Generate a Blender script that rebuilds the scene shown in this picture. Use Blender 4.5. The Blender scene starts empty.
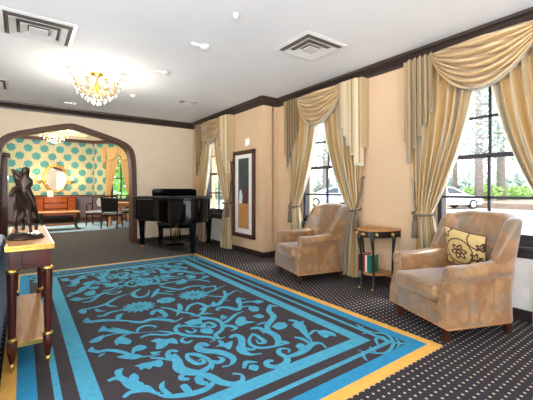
import bpy, bmesh, math, random
from mathutils import Vector, Matrix, noise
random.seed(7)
PI = math.pi
sc = bpy.context.scene
col = sc.collection
sin, cos = math.sin, math.cos

# ------------------------------------------------------------ camera frame (used to survey flat floor/ceiling patterns)
F = 335.2; TH = 0.6291; YH = 189.2; EYE = 1.2
CC, SS = cos(TH), sin(TH)
def at(px, py, z=0.0):
    d = F*(EYE-z)/(py-YH); u = (px-266.5)*d/F
    return (u*CC+d*SS, -u*SS+d*CC)

XM, XR, YS, YF = 3.714, 3.393, 4.757, 7.741
CEIL = 2.80; CB = 2.67

# ------------------------------------------------------------ materials
def lin(c):
    return tuple(((v/255)/12.92 if v/255 <= .04045 else ((v/255+.055)/1.055)**2.4) for v in c)+(1,)
def new_mat(name):
    m = bpy.data.materials.new(name); m.use_nodes = True
    nt = m.node_tree; b = nt.nodes['Principled BSDF']
    return m, nt, b
def N(nt, t, **k):
    n = nt.nodes.new(t)
    for a, v in k.items(): setattr(n, a, v)
    return n
def math_n(nt, op, a, b=None, c=None):
    n = nt.nodes.new('ShaderNodeMath'); n.operation = op
    for i, v in enumerate((a, b, c)):
        if v is None: continue
        if isinstance(v, (int, float)): n.inputs[i].default_value = v
        else: nt.links.new(v, n.inputs[i])
    return n.outputs[0]
def mixc(nt, f, a, b):
    n = nt.nodes.new('ShaderNodeMix'); n.data_type = 'RGBA'
    for s, v in ((0, f), (6, a), (7, b)):
        if isinstance(v, (int, float, tuple)): n.inputs[s].default_value = v
        else: nt.links.new(v, n.inputs[s])
    return n.outputs[2]
def plain(name, c, rough=.5, metal=0, c2=None, scale=8, bump=0, stretch=None, coat=0, spec=None, sheen=0):
    m, nt, b = new_mat(name)
    b.inputs['Roughness'].default_value = rough; b.inputs['Metallic'].default_value = metal
    if coat: b.inputs['Coat Weight'].default_value = coat; b.inputs['Coat Roughness'].default_value = .05
    if spec is not None: b.inputs['Specular IOR Level'].default_value = spec
    if sheen: b.inputs['Sheen Weight'].default_value = sheen; b.inputs['Sheen Roughness'].default_value = .4
    tc = N(nt, 'ShaderNodeTexCoord'); mp = N(nt, 'ShaderNodeMapping')
    nt.links.new(tc.outputs['Object'], mp.inputs[0])
    if stretch: mp.inputs['Scale'].default_value = stretch
    nz = N(nt, 'ShaderNodeTexNoise'); nz.inputs['Scale'].default_value = scale; nz.inputs['Detail'].default_value = 4
    nt.links.new(mp.outputs[0], nz.inputs[0])
    c2 = c2 or tuple(min(255, v*1.06+2) for v in c)
    rmp = math_n(nt, 'MULTIPLY_ADD', nz.outputs[0], 2.2, -.6)
    cl = N(nt, 'ShaderNodeClamp'); nt.links.new(rmp, cl.inputs[0])
    nt.links.new(mixc(nt, cl.outputs[0], lin(c), lin(c2)), b.inputs['Base Color'])
    if bump:
        bp = N(nt, 'ShaderNodeBump'); bp.inputs['Strength'].default_value = bump; bp.inputs['Distance'].default_value = .01
        nt.links.new(nz.outputs[0], bp.inputs['Height']); nt.links.new(bp.outputs[0], b.inputs['Normal'])
    return m
def emit(name, c, s):
    m, nt, b = new_mat(name)
    b.inputs['Base Color'].default_value = lin(c); b.inputs['Emission Color'].default_value = lin(c); b.inputs['Emission Strength'].default_value = s
    return m
M = {}
M['wall'] = plain('peach_wall_paint', (212, 180, 144), .8, c2=(217, 187, 151), scale=3)
M['cream'] = plain('cream_wall_paint', (222, 206, 180), .8, c2=(227, 211, 186), scale=3)
M['ceil'] = plain('ceiling_paint', (240, 241, 242), .85, c2=(244, 245, 245), scale=2)
M['ceil2'] = plain('far_ceiling_paint', (240, 236, 226), .85)
M['trim'] = plain('dark_stained_trim', (44, 34, 32), .35, c2=(58, 44, 40), scale=14, stretch=(1, .1, 1))
M['arch'] = plain('brown_arch_wood', (72, 44, 32), .5, c2=(92, 58, 42), scale=14)
M['white'] = plain('white_paint', (238, 236, 232), .5)
M['wframe'] = plain('black_window_paint', (48, 46, 52), .4)
M['mahog'] = plain('mahogany', (52, 18, 12), .25, c2=(86, 32, 18), scale=9, stretch=(1, 1, .15), coat=.15)
M['cherry'] = plain('cherry_veneer', (176, 80, 38), .25, c2=(200, 104, 54), scale=9, stretch=(.3, 1, 1), coat=.3)
M['oak'] = plain('honey_wood', (196, 130, 78), .3, c2=(214, 150, 96), scale=9, stretch=(.2, 1, 1))
M['tan'] = plain('inlay_wood', (172, 120, 72), .5, c2=(198, 146, 94), scale=10, stretch=(4, .3, 1), spec=.25)
M['gold'] = plain('gilt_metal', (222, 172, 78), .28, 1, c2=(236, 196, 110), scale=30)
M['black'] = plain('piano_lacquer', (6, 6, 8), .08, spec=.28)
M['blackwood'] = plain('black_wood', (22, 20, 22), .3, c2=(34, 28, 28))
M['bronze'] = plain('dark_bronze', (44, 34, 30), .3, .75, c2=(72, 56, 48), scale=30, bump=.2)
M['brass'] = plain('brass', (214, 184, 120), .25, 1)
M['leather'] = plain('black_leather', (24, 26, 28), .35)
M['darkleg'] = plain('dark_walnut_leg', (52, 26, 18), .3, c2=(74, 38, 24), scale=20)
M['blueglow'] = plain('blue_rug_edge', (40, 128, 178), .95)
M['tassel'] = plain('grey_brown_cord', (92, 80, 70), .8, c2=(122, 106, 92), scale=60)
M['lining'] = plain('cream_lining', (232, 226, 210), .8)
M['fringe'] = plain('pale_fringe', (206, 200, 182), .8, c2=(150, 140, 122), scale=60)
M['bark'] = plain('bark', (128, 120, 116), .9, c2=(158, 148, 142), scale=6)  # paled so the trunk colour carries the outdoor haze
M['ground'] = plain('pale_concrete', (176, 168, 160), .9, c2=(160, 152, 144), scale=.3)
M['mulch'] = plain('mulch', (150, 128, 112), .95, c2=(116, 98, 84), scale=3)
M['tyre'] = plain('tyre_rubber', (26, 26, 28), .7)
M['carwhite'] = plain('white_car_paint', (236, 238, 242), .2, coat=1)
M['carsilver'] = plain('silver_car_paint', (180, 190, 204), .25, .3, coat=1)
M['carglass'] = plain('car_glass', (40, 48, 56), .05)
M['slot'] = plain('dark_duct', (112, 104, 96), .8)
M['grille'] = plain('grille_metal', (216, 214, 210), .4)
M['paper'] = plain('page_paper', (236, 230, 214), .8)
M['rugdark'] = plain('rug_charcoal', (44, 38, 44), .95, c2=(58, 50, 54), scale=60, bump=.3)
M['rugblue'] = plain('rug_turquoise', (56, 146, 178), .95, c2=(74, 162, 190), scale=26, bump=.3)
M['rugdeep'] = plain('rug_deep_blue', (26, 126, 172), .95, c2=(36, 140, 184), scale=26, bump=.3)
M['ruggold'] = plain('rug_gold', (224, 168, 74), .95, c2=(234, 182, 92), scale=26, bump=.3)
M['seatcloth'] = plain('grey_floral_cloth', (214, 216, 214), .8, c2=(90, 96, 100), scale=26)
M['bluecloth'] = plain('blue_upholstery', (50, 76, 116), .6, c2=(140, 170, 204), scale=14, stretch=(1, 1, .2))
M['greyplum'] = plain('plum_grey_wainscot', (116, 102, 112), .6)
M['paleblue'] = plain('pale_blue_rug', (110, 158, 188), .95, c2=(186, 206, 214), scale=5)
M['bulb'] = emit('warm_bulb', (255, 226, 170), 5)
M['bulbdim'] = emit('warm_sconce_glow', (255, 196, 100), 2)

def leaf_mat(name, a, b_):
    m = plain(name, a, .7, c2=b_, scale=4)
    m.node_tree.nodes['Principled BSDF'].inputs['Transmission Weight'].default_value = 0
    return m
M['pine'] = leaf_mat('pine_foliage', (146, 164, 148), (186, 198, 186))  # pale grey-green, outdoor haze mixed into the leaf colour
M['hedge'] = leaf_mat('bright_shrub_foliage', (124, 168, 72), (170, 200, 110))
M['leafg'] = leaf_mat('green_foliage', (92, 150, 62), (140, 186, 92))

def glass():
    m, nt, b = new_mat('window_glass'); nt.nodes.remove(b)
    o = nt.nodes['Material Output']; t = N(nt, 'ShaderNodeBsdfTransparent'); g = N(nt, 'ShaderNodeBsdfGlossy')
    g.inputs['Roughness'].default_value = .02; t.inputs[0].default_value = (.97, .98, .98, 1)
    gm = N(nt, 'ShaderNodeNewGeometry'); dp = N(nt, 'ShaderNodeVectorMath', operation='DOT_PRODUCT')
    nt.links.new(gm.outputs['Incoming'], dp.inputs[0]); nt.links.new(gm.outputs['Normal'], dp.inputs[1])
    fac = math_n(nt, 'MULTIPLY_ADD', math_n(nt, 'POWER', math_n(nt, 'SUBTRACT', 1, math_n(nt, 'ABSOLUTE', dp.outputs['Value'])), 5), .9, .03)
    mx = N(nt, 'ShaderNodeMixShader'); nt.links.new(fac, mx.inputs[0]); nt.links.new(t.outputs[0], mx.inputs[1]); nt.links.new(g.outputs[0], mx.inputs[2])
    nt.links.new(mx.outputs[0], o.inputs[0]); return m
M['glass'] = glass()
def crystal():
    m, nt, b = new_mat('cut_crystal')
    b.inputs['Base Color'].default_value = (1, 1, 1, 1); b.inputs['Roughness'].default_value = .02
    b.inputs['Transmission Weight'].default_value = .75; b.inputs['IOR'].default_value = 1.5
    return m
M['crystal'] = crystal()
def mirror():
    m, nt, b = new_mat('mirror_silver'); b.inputs['Metallic'].default_value = 1; b.inputs['Roughness'].default_value = .03
    b.inputs['Base Color'].default_value = (.85, .84, .82, 1); return m
M['mirror'] = mirror()

def carpet():
    m, nt, b = new_mat('dotted_carpet')
    tc = N(nt, 'ShaderNodeTexCoord'); sx = N(nt, 'ShaderNodeSeparateXYZ'); nt.links.new(tc.outputs['Object'], sx.inputs[0])
    s = DOT
    x = math_n(nt, 'DIVIDE', sx.outputs[0], s); y = math_n(nt, 'DIVIDE', sx.outputs[1], s)
    row = math_n(nt, 'MULTIPLY', math_n(nt, 'FLOORED_MODULO', math_n(nt, 'FLOOR', y), 2), .5)
    fx = math_n(nt, 'SUBTRACT', math_n(nt, 'FRACT', math_n(nt, 'ADD', x, row)), .5)
    fy = math_n(nt, 'SUBTRACT', math_n(nt, 'FRACT', y), .5)
    d = math_n(nt, 'SQRT', math_n(nt, 'ADD', math_n(nt, 'MULTIPLY', fx, fx), math_n(nt, 'MULTIPLY', fy, fy)))
    dot = math_n(nt, 'LESS_THAN', d, .16)
    nz = N(nt, 'ShaderNodeTexNoise'); nz.inputs['Scale'].default_value = 120; nt.links.new(tc.outputs['Object'], nz.inputs[0])
    base = mixc(nt, nz.outputs[0], lin((26, 25, 34)), lin((42, 39, 48)))
    c = mixc(nt, dot, base, lin((198, 184, 166)))
    nt.links.new(c, b.inputs['Base Color']); b.inputs['Roughness'].default_value = .9
    return m
DOT = .052
M['carpet'] = carpet()

def wallpaper():
    m, nt, b = new_mat('teal_motif_wallpaper')
    tc = N(nt, 'ShaderNodeTexCoord'); sx = N(nt, 'ShaderNodeSeparateXYZ'); nt.links.new(tc.outputs['Object'], sx.inputs[0])
    x = math_n(nt, 'DIVIDE', sx.outputs[0], .48); z = math_n(nt, 'DIVIDE', sx.outputs[2], .28)
    row = math_n(nt, 'MULTIPLY', math_n(nt, 'FLOORED_MODULO', math_n(nt, 'FLOOR', z), 2), .5)
    fx = math_n(nt, 'MULTIPLY', math_n(nt, 'SUBTRACT', math_n(nt, 'FRACT', math_n(nt, 'ADD', x, row)), .5), .48)
    fz = math_n(nt, 'MULTIPLY', math_n(nt, 'SUBTRACT', math_n(nt, 'FRACT', z), .5), .28)
    d = math_n(nt, 'SQRT', math_n(nt, 'ADD', math_n(nt, 'MULTIPLY', fx, fx), math_n(nt, 'MULTIPLY', fz, fz)))
    an = math_n(nt, 'ARCTAN2', fx, fz)
    lob = math_n(nt, 'MULTIPLY_ADD', math_n(nt, 'ABSOLUTE', math_n(nt, 'COSINE', math_n(nt, 'MULTIPLY', an, 3.5))), .035, .108)
    f = math_n(nt, 'LESS_THAN', d, lob)
    nz = N(nt, 'ShaderNodeTexNoise'); nz.inputs['Scale'].default_value = 14; nt.links.new(tc.outputs['Object'], nz.inputs[0])
    base = mixc(nt, nz.outputs[0], lin((176, 176, 140)), lin((208, 200, 160)))
    teal = mixc(nt, nz.outputs[0], lin((52, 132, 138)), lin((84, 156, 158)))
    nt.links.new(mixc(nt, f, base, teal), b.inputs['Base Color']); b.inputs['Roughness'].default_value = .6
    return m
M['paperwall'] = wallpaper()

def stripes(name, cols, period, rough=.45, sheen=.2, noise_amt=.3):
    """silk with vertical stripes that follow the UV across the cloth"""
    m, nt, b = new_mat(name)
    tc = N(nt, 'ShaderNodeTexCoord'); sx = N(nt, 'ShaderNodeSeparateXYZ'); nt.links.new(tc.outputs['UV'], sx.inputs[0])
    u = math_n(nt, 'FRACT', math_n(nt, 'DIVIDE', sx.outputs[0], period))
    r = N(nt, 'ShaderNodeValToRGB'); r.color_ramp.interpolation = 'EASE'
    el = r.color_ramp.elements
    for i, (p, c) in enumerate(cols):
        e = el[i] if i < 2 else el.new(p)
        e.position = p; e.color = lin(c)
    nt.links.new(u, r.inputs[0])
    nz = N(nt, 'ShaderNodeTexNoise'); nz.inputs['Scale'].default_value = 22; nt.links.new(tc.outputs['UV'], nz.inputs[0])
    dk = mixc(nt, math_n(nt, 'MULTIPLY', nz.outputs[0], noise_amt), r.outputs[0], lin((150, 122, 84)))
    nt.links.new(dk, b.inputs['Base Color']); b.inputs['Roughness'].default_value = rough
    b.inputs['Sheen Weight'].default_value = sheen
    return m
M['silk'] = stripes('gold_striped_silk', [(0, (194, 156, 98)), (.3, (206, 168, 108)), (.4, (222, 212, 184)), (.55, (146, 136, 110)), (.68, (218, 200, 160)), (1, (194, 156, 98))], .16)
M['silktail'] = stripes('beige_striped_silk', [(0, (194, 170, 128)), (.3, (204, 178, 134)), (.45, (128, 110, 84)), (.6, (214, 196, 156)), (1, (194, 170, 128))], .11)
M['tailback'] = plain('tail_lining', (184, 160, 122), .7, c2=(160, 138, 104), scale=20)
M['swagcloth'] = stripes('gold_swag_silk', [(0, (206, 172, 120)), (.35, (216, 182, 130)), (.5, (146, 114, 80)), (.65, (222, 196, 150)), (1, (206, 172, 120))], .22, noise_amt=.5)  # cloth stripes; the dark one also paints the shade of the creases
M['goldcurt'] = stripes('far_gold_silk', [(0, (226, 184, 118)), (.5, (236, 200, 138)), (1, (214, 168, 100))], .2)

def damask(name, a, b_, c_):
    m, nt, b = new_mat(name)
    tc = N(nt, 'ShaderNodeTexCoord')
    n1 = N(nt, 'ShaderNodeTexNoise'); n1.inputs['Scale'].default_value = 7; n1.inputs['Detail'].default_value = 5; n1.inputs['Distortion'].default_value = 1.2
    n2 = N(nt, 'ShaderNodeTexNoise'); n2.inputs['Scale'].default_value = 3.2; n2.inputs['Distortion'].default_value = 2
    for n_ in (n1, n2): nt.links.new(tc.outputs['Object'], n_.inputs[0])
    f1 = N(nt, 'ShaderNodeMapRange'); f1.inputs[1].default_value = .42; f1.inputs[2].default_value = .6; nt.links.new(n1.outputs[0], f1.inputs[0])
    f2 = N(nt, 'ShaderNodeMapRange'); f2.inputs[1].default_value = .5; f2.inputs[2].default_value = .62; nt.links.new(n2.outputs[0], f2.inputs[0])
    c = mixc(nt, f1.outputs[0], lin(a), lin(b_)); c = mixc(nt, math_n(nt, 'MULTIPLY', f2.outputs[0], .75), c, lin(c_))
    nt.links.new(c, b.inputs['Base Color']); b.inputs['Roughness'].default_value = .36
    b.inputs['Specular IOR Level'].default_value = .7; b.inputs['Sheen Weight'].default_value = .6; b.inputs['Sheen Roughness'].default_value = .45; b.inputs['Sheen Tint'].default_value = (.82, .9, 1, 1)
    return m
M['damask'] = damask('gold_grey_damask', (138, 98, 58), (166, 126, 82), (122, 114, 100))

# ------------------------------------------------------------ mesh builder
class MB:
    def __init__(s): s.v = []; s.f = []; s.m = []; s.uv = {}; s.T = Matrix.Identity(4); s.mi = 0
    def add(s, vs, fs, uvs=None):
        o = len(s.v)
        for p in vs: s.v.append(tuple(s.T @ Vector(p)))
        for i, f in enumerate(fs):
            if uvs: s.uv[len(s.f)] = [uvs[k] for k in f]
            s.f.append([k+o for k in f]); s.m.append(s.mi)
        return s
    def box(s, x0, y0, z0, x1, y1, z1, bev=0):
        if not bev:
            vs = [(x, y, z) for z in (z0, z1) for y in (y0, y1) for x in (x0, x1)]
            s.add(vs, [(0, 2, 3, 1), (4, 5, 7, 6), (0, 1, 5, 4), (2, 6, 7, 3), (0, 4, 6, 2), (1, 3, 7, 5)]); return s
        bm = bmesh.new(); bmesh.ops.create_cube(bm, size=1)
        for v in bm.verts: v.co = Vector(((x0+x1)/2+v.co.x*(x1-x0), (y0+y1)/2+v.co.y*(y1-y0), (z0+z1)/2+v.co.z*(z1-z0)))
        bmesh.ops.bevel(bm, geom=bm.edges[:]+bm.verts[:], offset=bev, segments=3, profile=.5, affect='EDGES')
        s.frombm(bm); return s
    def frombm(s, bm):
        bm.verts.index_update(); s.add([v.co[:] for v in bm.verts], [[v.index for v in f.verts] for f in bm.faces]); bm.free()
    def tube(s, pts, r, n=8, caps=True):
        pts = [Vector(p) for p in pts]; R = r if isinstance(r, (list, tuple)) else [r]*len(pts)
        vs = []; up = None
        for i, p in enumerate(pts):
            t = (pts[min(i+1, len(pts)-1)]-pts[max(i-1, 0)]).normalized()
            if up is None: up = Vector((0, 0, 1)) if abs(t.z) < .9 else Vector((1, 0, 0))
            a = t.cross(up)
            if a.length < 1e-4: a = t.orthogonal()
            a.normalize(); b = a.cross(t).normalized(); up = b
            for k in range(n):
                th = 2*PI*k/n; vs.append(p+(a*cos(th)+b*sin(th))*R[i])
        fs = [(i*n+k, i*n+(k+1) % n, (i+1)*n+(k+1) % n, (i+1)*n+k) for i in range(len(pts)-1) for k in range(n)]
        if caps: fs += [tuple(range(n))[::-1], tuple((len(pts)-1)*n+k for k in range(n))]
        s.add(vs, fs); return s
    def lathe(s, prof, n=20, c=(0, 0, 0)):
        vs = []; 
        for r, z in prof:
            for k in range(n): vs.append((c[0]+r*cos(2*PI*k/n), c[1]+r*sin(2*PI*k/n), c[2]+z))
        m = len(prof)
        fs = [(i*n+k, i*n+(k+1) % n, (i+1)*n+(k+1) % n, (i+1)*n+k) for i in range(m-1) for k in range(n)]
        fs += [tuple(range(n))[::-1], tuple((m-1)*n+k for k in range(n))]
        s.add(vs, fs); return s
    def prism(s, poly, z0, z1, axis='z'):
        n = len(poly)
        def P(a, b, c): return {'z': (a, b, c), 'y': (a, c, b), 'x': (c, a, b)}[axis]
        vs = [P(a, b, z0) for a, b in poly]+[P(a, b, z1) for a, b in poly]
        fs = [tuple(range(n))[::-1], tuple(range(n, 2*n))]+[(k, (k+1) % n, n+(k+1) % n, n+k) for k in range(n)]
        s.add(vs, fs); return s
    def grid(s, fn, nu, nv, uvf=None, closeu=False):
        vs = []; uvs = []
        for j in range(nv+1):
            for i in range(nu+1):
                u, v = i/nu, j/nv; vs.append(fn(u, v)); uvs.append(uvf(u, v) if uvf else (u, v))
        w = nu+1
        s.add(vs, [(j*w+i, j*w+i+1, (j+1)*w+i+1, (j+1)*w+i) for j in range(nv) for i in range(nu)], uvs); return s
    def ball(s, c, r, n=12, m=8):
        r = r if isinstance(r, (tuple, list)) else (r, r, r)
        bm = bmesh.new(); bmesh.ops.create_uvsphere(bm, u_segments=n, v_segments=m, radius=1)
        for v in bm.verts: v.co = Vector((c[0]+v.co.x*r[0], c[1]+v.co.y*r[1], c[2]+v.co.z*r[2]))
        s.frombm(bm); return s
    def build(s, name, mats, parent=None, smooth=False, fix=True):
        me = bpy.data.meshes.new(name); me.from_pydata(s.v, [], s.f)
        if not isinstance(mats, (list, tuple)): mats = [mats]
        for m in mats: me.materials.append(m)
        for i, p in enumerate(me.polygons): p.material_index = s.m[i]; p.use_smooth = bool(smooth)
        if s.uv:
            l = me.uv_layers.new(name='UVMap')
            for fi, us in s.uv.items():
                for k, li in enumerate(me.polygons[fi].loop_indices): l.data[li].uv = us[k]
        elif fix:
            bm = bmesh.new(); bm.from_mesh(me); bmesh.ops.recalc_face_normals(bm, faces=bm.faces); bm.to_mesh(me); bm.free()
        if smooth == 'auto':
            try: me.set_sharp_from_angle(angle=math.radians(35))
            except Exception: pass
        me.update(); o = bpy.data.objects.new(name, me); col.objects.link(o)
        if parent: o.parent = parent
        return o
def thing(name, label, cat, loc=(0, 0, 0), rz=0, group=None):
    o = bpy.data.objects.new(name, None); o.empty_display_size = .1; col.objects.link(o)
    o.location = loc; o.rotation_euler = (0, 0, rz); tag(o, label, cat, group); return o
def tag(o, label, cat, group=None, kind=None):
    o['label'] = label; o['category'] = cat
    if group: o['group'] = group
    if kind: o['kind'] = kind
    return o
def struct(o, label=None):
    o['kind'] = 'structure'
    if label: o['label'] = label
    return o
def solid(o, t, off=0):
    m = o.modifiers.new('thick', 'SOLIDIFY'); m.thickness = t; m.offset = off; return o
def bevel(o, w, seg=2):
    m = o.modifiers.new('bev', 'BEVEL'); m.width = w; m.segments = seg; m.limit_method = 'ANGLE'; return o
def subd(o, l=1):
    m = o.modifiers.new('sub', 'SUBSURF'); m.levels = l; m.render_levels = l; return o
def copy_tree(o, parent=None):
    c = o.copy(); col.objects.link(c); c.parent = parent
    for ch in list(o.children): copy_tree(ch, c)
    return c
def lerp(a, b, t): return a+(b-a)*t
def interp(x, tab):
    if x <= tab[0][0]: return tab[0][1]
    for (a, va), (b, vb) in zip(tab, tab[1:]):
        if x <= b: return lerp(va, vb, (x-a)/(b-a))
    return tab[-1][1]
def smooth_path(pts, k=6):
    out = []; n = len(pts)
    for i in range(n-1):
        p0, p1, p2, p3 = pts[max(i-1, 0)], pts[i], pts[i+1], pts[min(i+2, n-1)]
        for j in range(k):
            t = j/k
            out.append(tuple(.5*((2*b)+(-a+c)*t+(2*a-5*b+4*c-d)*t*t+(-a+3*b-3*c+d)*t**3) for a, b, c, d in zip(p0, p1, p2, p3)))
    out.append(tuple(pts[-1])); return out

# ------------------------------------------------------------ shell of the room
FX0, FX1, FY0, FY1 = -3.2, 4.0, -3.2, 7.9
struct(MB().box(FX0, FY0, -.12, XM+.2, 15.2, 0).build('floor', M['carpet']))
struct(MB().box(-3.2, FY0, CEIL, XM+.25, YF+.2, CEIL+.15).build('ceiling', M['ceil']))

def wall_x(x0, x1, ya, yb, z0, z1, holes):
    """wall slab between x0..x1 running along Y with rectangular openings (y0,y1,z0,z1)"""
    m = MB(); ys = sorted({ya, yb}|{h[0] for h in holes}|{h[1] for h in holes}); zs = sorted({z0, z1}|{h[2] for h in holes}|{h[3] for h in holes})
    for a, b in zip(ys, ys[1:]):
        for c, d in zip(zs, zs[1:]):
            if any(h[0] <= a and b <= h[1] and h[2] <= c and d <= h[3] for h in holes): continue
            m.box(x0, a, c, x1, b, d)
    return m
W3C, W2C, W1C = 1.40, 3.60, 6.50
HW = .49; ZB, ZT = .68, 2.42
struct(wall_x(XM, XM+.22, FY0, YS+.25, 0, CEIL, [(W3C-HW, W3C+HW, ZB, ZT), (W2C-HW, W2C+HW, ZB, ZT)]).build('wall_right', M['wall']))
struct(MB().box(XR+.2, YS, 0, XM+.01, YS+.2, CEIL).build('wall_return', M['wall']))
struct(wall_x(XR, XR+.22, YS, YF+.2, 0, CEIL, [(W1C-HW, W1C+HW, ZB, ZT)]).build('wall_right', M['wall']))
struct(MB().box(FX0-.2, 1.8, 0, FX0, YF+.2, CEIL).build('wall_left', M['cream']))
m = MB().box(FX0-.2, FY0-.2, 2.55, XM+.22, FY0, CEIL)
for a, b in ((FX0-.2, FX0+.1), (.1, 2.3), (XM-.1, XM+.22)): m.box(a, FY0-.2, 0, b, FY0, 2.55)
struct(m.build('wall_back', M['cream']))

ACX = .803
half = [(0, 2.436), (.07, 2.43), (.16, 2.408), (.25, 2.385), (.5, 2.318), (.783, 2.234), (.93, 2.175), (1.007, 2.122), (1.075, 2.04), (1.111, 1.954), (1.135, 1.84), (1.153, 1.624), (1.16, 1.2), (1.162, 0)]
halfo = [(0, 2.514), (.07, 2.508), (.16, 2.487), (.25, 2.463), (.5, 2.393), (.864, 2.284), (1.027, 2.211), (1.11, 2.15), (1.174, 2.068), (1.205, 1.97), (1.225, 1.84), (1.238, 1.627), (1.25, 1.2), (1.255, 0)]
def arch_line(h): return [(ACX-x, z) for x, z in h[::-1]]+[(ACX+x, z) for x, z in h[1:]]
ain, aout = arch_line(half), arch_line(halfo)
m = MB(); th = .22
tops = ain
for y in (YF, YF+th):
    vs = []; fs = []
    for x, z in tops: vs += [(x, y, z), (x, y, CEIL)]
    fs = [(2*i, 2*i+2, 2*i+3, 2*i+1) for i in range(len(tops)-1)]
    m.add(vs, fs)
m.box(FX0, YF, 0, ain[0][0], YF+th, CEIL); m.box(ain[-1][0], YF, 0, XR+.22, YF+th, CEIL)
vs = []
for x, z in tops: vs += [(x, YF, z), (x, YF+th, z)]
m.add(vs, [(2*i, 2*i+1, 2*i+3, 2*i+2) for i in range(len(tops)-1)])
struct(m.build('wall_far', M['cream'], fix=False))
def arch_band(y0, y1, a, b):
    m = MB(); vs = []
    for (xi, zi), (xo, zo) in zip(a, b): vs += [(xi, y0, zi), (xo, y0, zo), (xi, y1, zi), (xo, y1, zo)]
    fs = []
    for i in range(len(a)-1):
        o = 4*i; p = o+4
        fs += [(o, p, p+1, o+1), (o+2, o+3, p+3, p+2), (o+1, p+1, p+3, o+3), (o, o+2, p+2, p)]
    m.add(vs, fs); return m
mid = [(x*.35+X*.65, z*.35+Z*.65) for (x, z), (X, Z) in zip(ain, aout)]
m = arch_band(YF-.03, YF+th+.03, [(x+(.012 if x < ACX else -.012)*(abs(x-ACX) > .01), z-.01) for x, z in ain], aout)
m2 = arch_band(YF-.045, YF-.03, mid, aout); m.add(m2.v, m2.f)
struct(bevel(m.build('trim_1', M['arch']), .006), 'brown four-centred arch casing')

# crown mouldings
def molding(prof, p0, p1, inward, name, mat, mit0=0, mit1=0):
    """profile (out, z) swept between two plan points; inward = unit vector into the room; mitres lengthen the ends by out"""
    m = MB(); a = Vector(p0+(0,)); b = Vector(p1+(0,)); t = (b-a).normalized(); n = Vector(inward+(0,))
    k = len(prof); vs = [a+n*o-t*(mit0*o)+Vector((0, 0, z)) for o, z in prof]+[b+n*o+t*(mit1*o)+Vector((0, 0, z)) for o, z in prof]
    m.add(vs, [tuple(range(k)), tuple(range(k, 2*k))[::-1]]+[(i, (i+1) % k, k+(i+1) % k, k+i) for i in range(k)])
    return struct(m.build(name, mat))
crown = [(0, CB), (.018, CB), (.022, CB+.03), (.045, CB+.045), (.07, CB+.085), (.095, CB+.10), (.10, CEIL), (0, CEIL)]
base = [(0, 0), (.022, 0), (.022, .085), (.014, .1), (0, .1)]
for nm, pr_, z in (('trim_2', crown, 0), ('baseboard_right', base, 0)):
    molding(pr_, (XM, FY0), (XM, YS), (-1, 0), nm, M['trim'], 0, -1)
    molding(pr_, (XM, YS), (XR, YS), (0, -1), nm, M['trim'], -1, 1)
    molding(pr_, (XR, YS), (XR, YF), (-1, 0), nm, M['trim'], 1, -1)
molding(crown, (XR, YF), (FX0, YF), (0, -1), 'trim_3', M['trim'], -1, -1)
molding(base, (XR, YF), (ACX+1.255, YF), (0, -1), 'baseboard_far', M['trim'], -1, 0)
molding(base, (ACX-1.255, YF), (FX0, YF), (0, -1), 'baseboard_far', M['trim'], 0, 0)

# ------------------------------------------------------------ windows
def window(i, X, c):
    fr = MB(); y0, y1 = c-HW, c+HW; xo = X+.05
    t = .045
    for (a, b, z0, z1) in ((y0, y0+t, ZB, ZT), (y1-t, y1, ZB, ZT), (y0, y1, ZT-t, ZT), (y0, y1, ZB, ZB+t)): fr.box(xo-.04, a, z0, xo+.06, b, z1)
    root = struct(fr.build('window_%d' % i, M['wframe']))
    up = MB(); lo = MB()
    up.box(xo+.02, y0+t, 1.52, xo+.05, y1-t, 1.55+.012); up.box(xo+.025, c-.013, 1.55, xo+.05, c+.013, ZT-t); up.box(xo+.025, y0+t, 1.925, xo+.05, y1-t, 1.95)
    lo.box(xo, y0+t, 1.515, xo+.03, y1-t, 1.55); lo.box(xo, c-.013, ZB+t, xo+.025, c+.013, 1.53); lo.box(xo, y0+t, 1.105, xo+.025, y1-t, 1.13); lo.box(xo, y0+t, ZB+t, xo+.03, y1-t, ZB+t+.05)
    up.build('sash', M['wframe'], root); lo.build('sash', M['wframe'], root)
    MB().box(xo+.034, y0+t, 1.53, xo+.040, y1-t, ZT-t).build('glass_pane', M['glass'], root)
    MB().box(xo+.010, y0+t, ZB+t, xo+.016, y1-t, 1.53).build('glass_pane', M['glass'], root)
    s = MB().box(X-.07, y0-.06, ZB-.045, X+.05, y1+.06, ZB); s.box(X-.03, y0-.04, ZB-.11, X, y1+.04, ZB-.045)
    bevel(s.build('window_sill', M['wframe'], root), .006)
    p = MB().box(X-.015, y0-.04, .1, X, y1+.04, ZB-.11)
    for k in range(7): p.box(X-.022, y0+.0+k*.145, .14, X-.015, y0+.11+k*.145, ZB-.15)
    p.build('apron_panel', M['white'], root)
    return root
window(1, XR, W1C); window(2, XM, W2C); window(3, XM, W3C)

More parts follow.
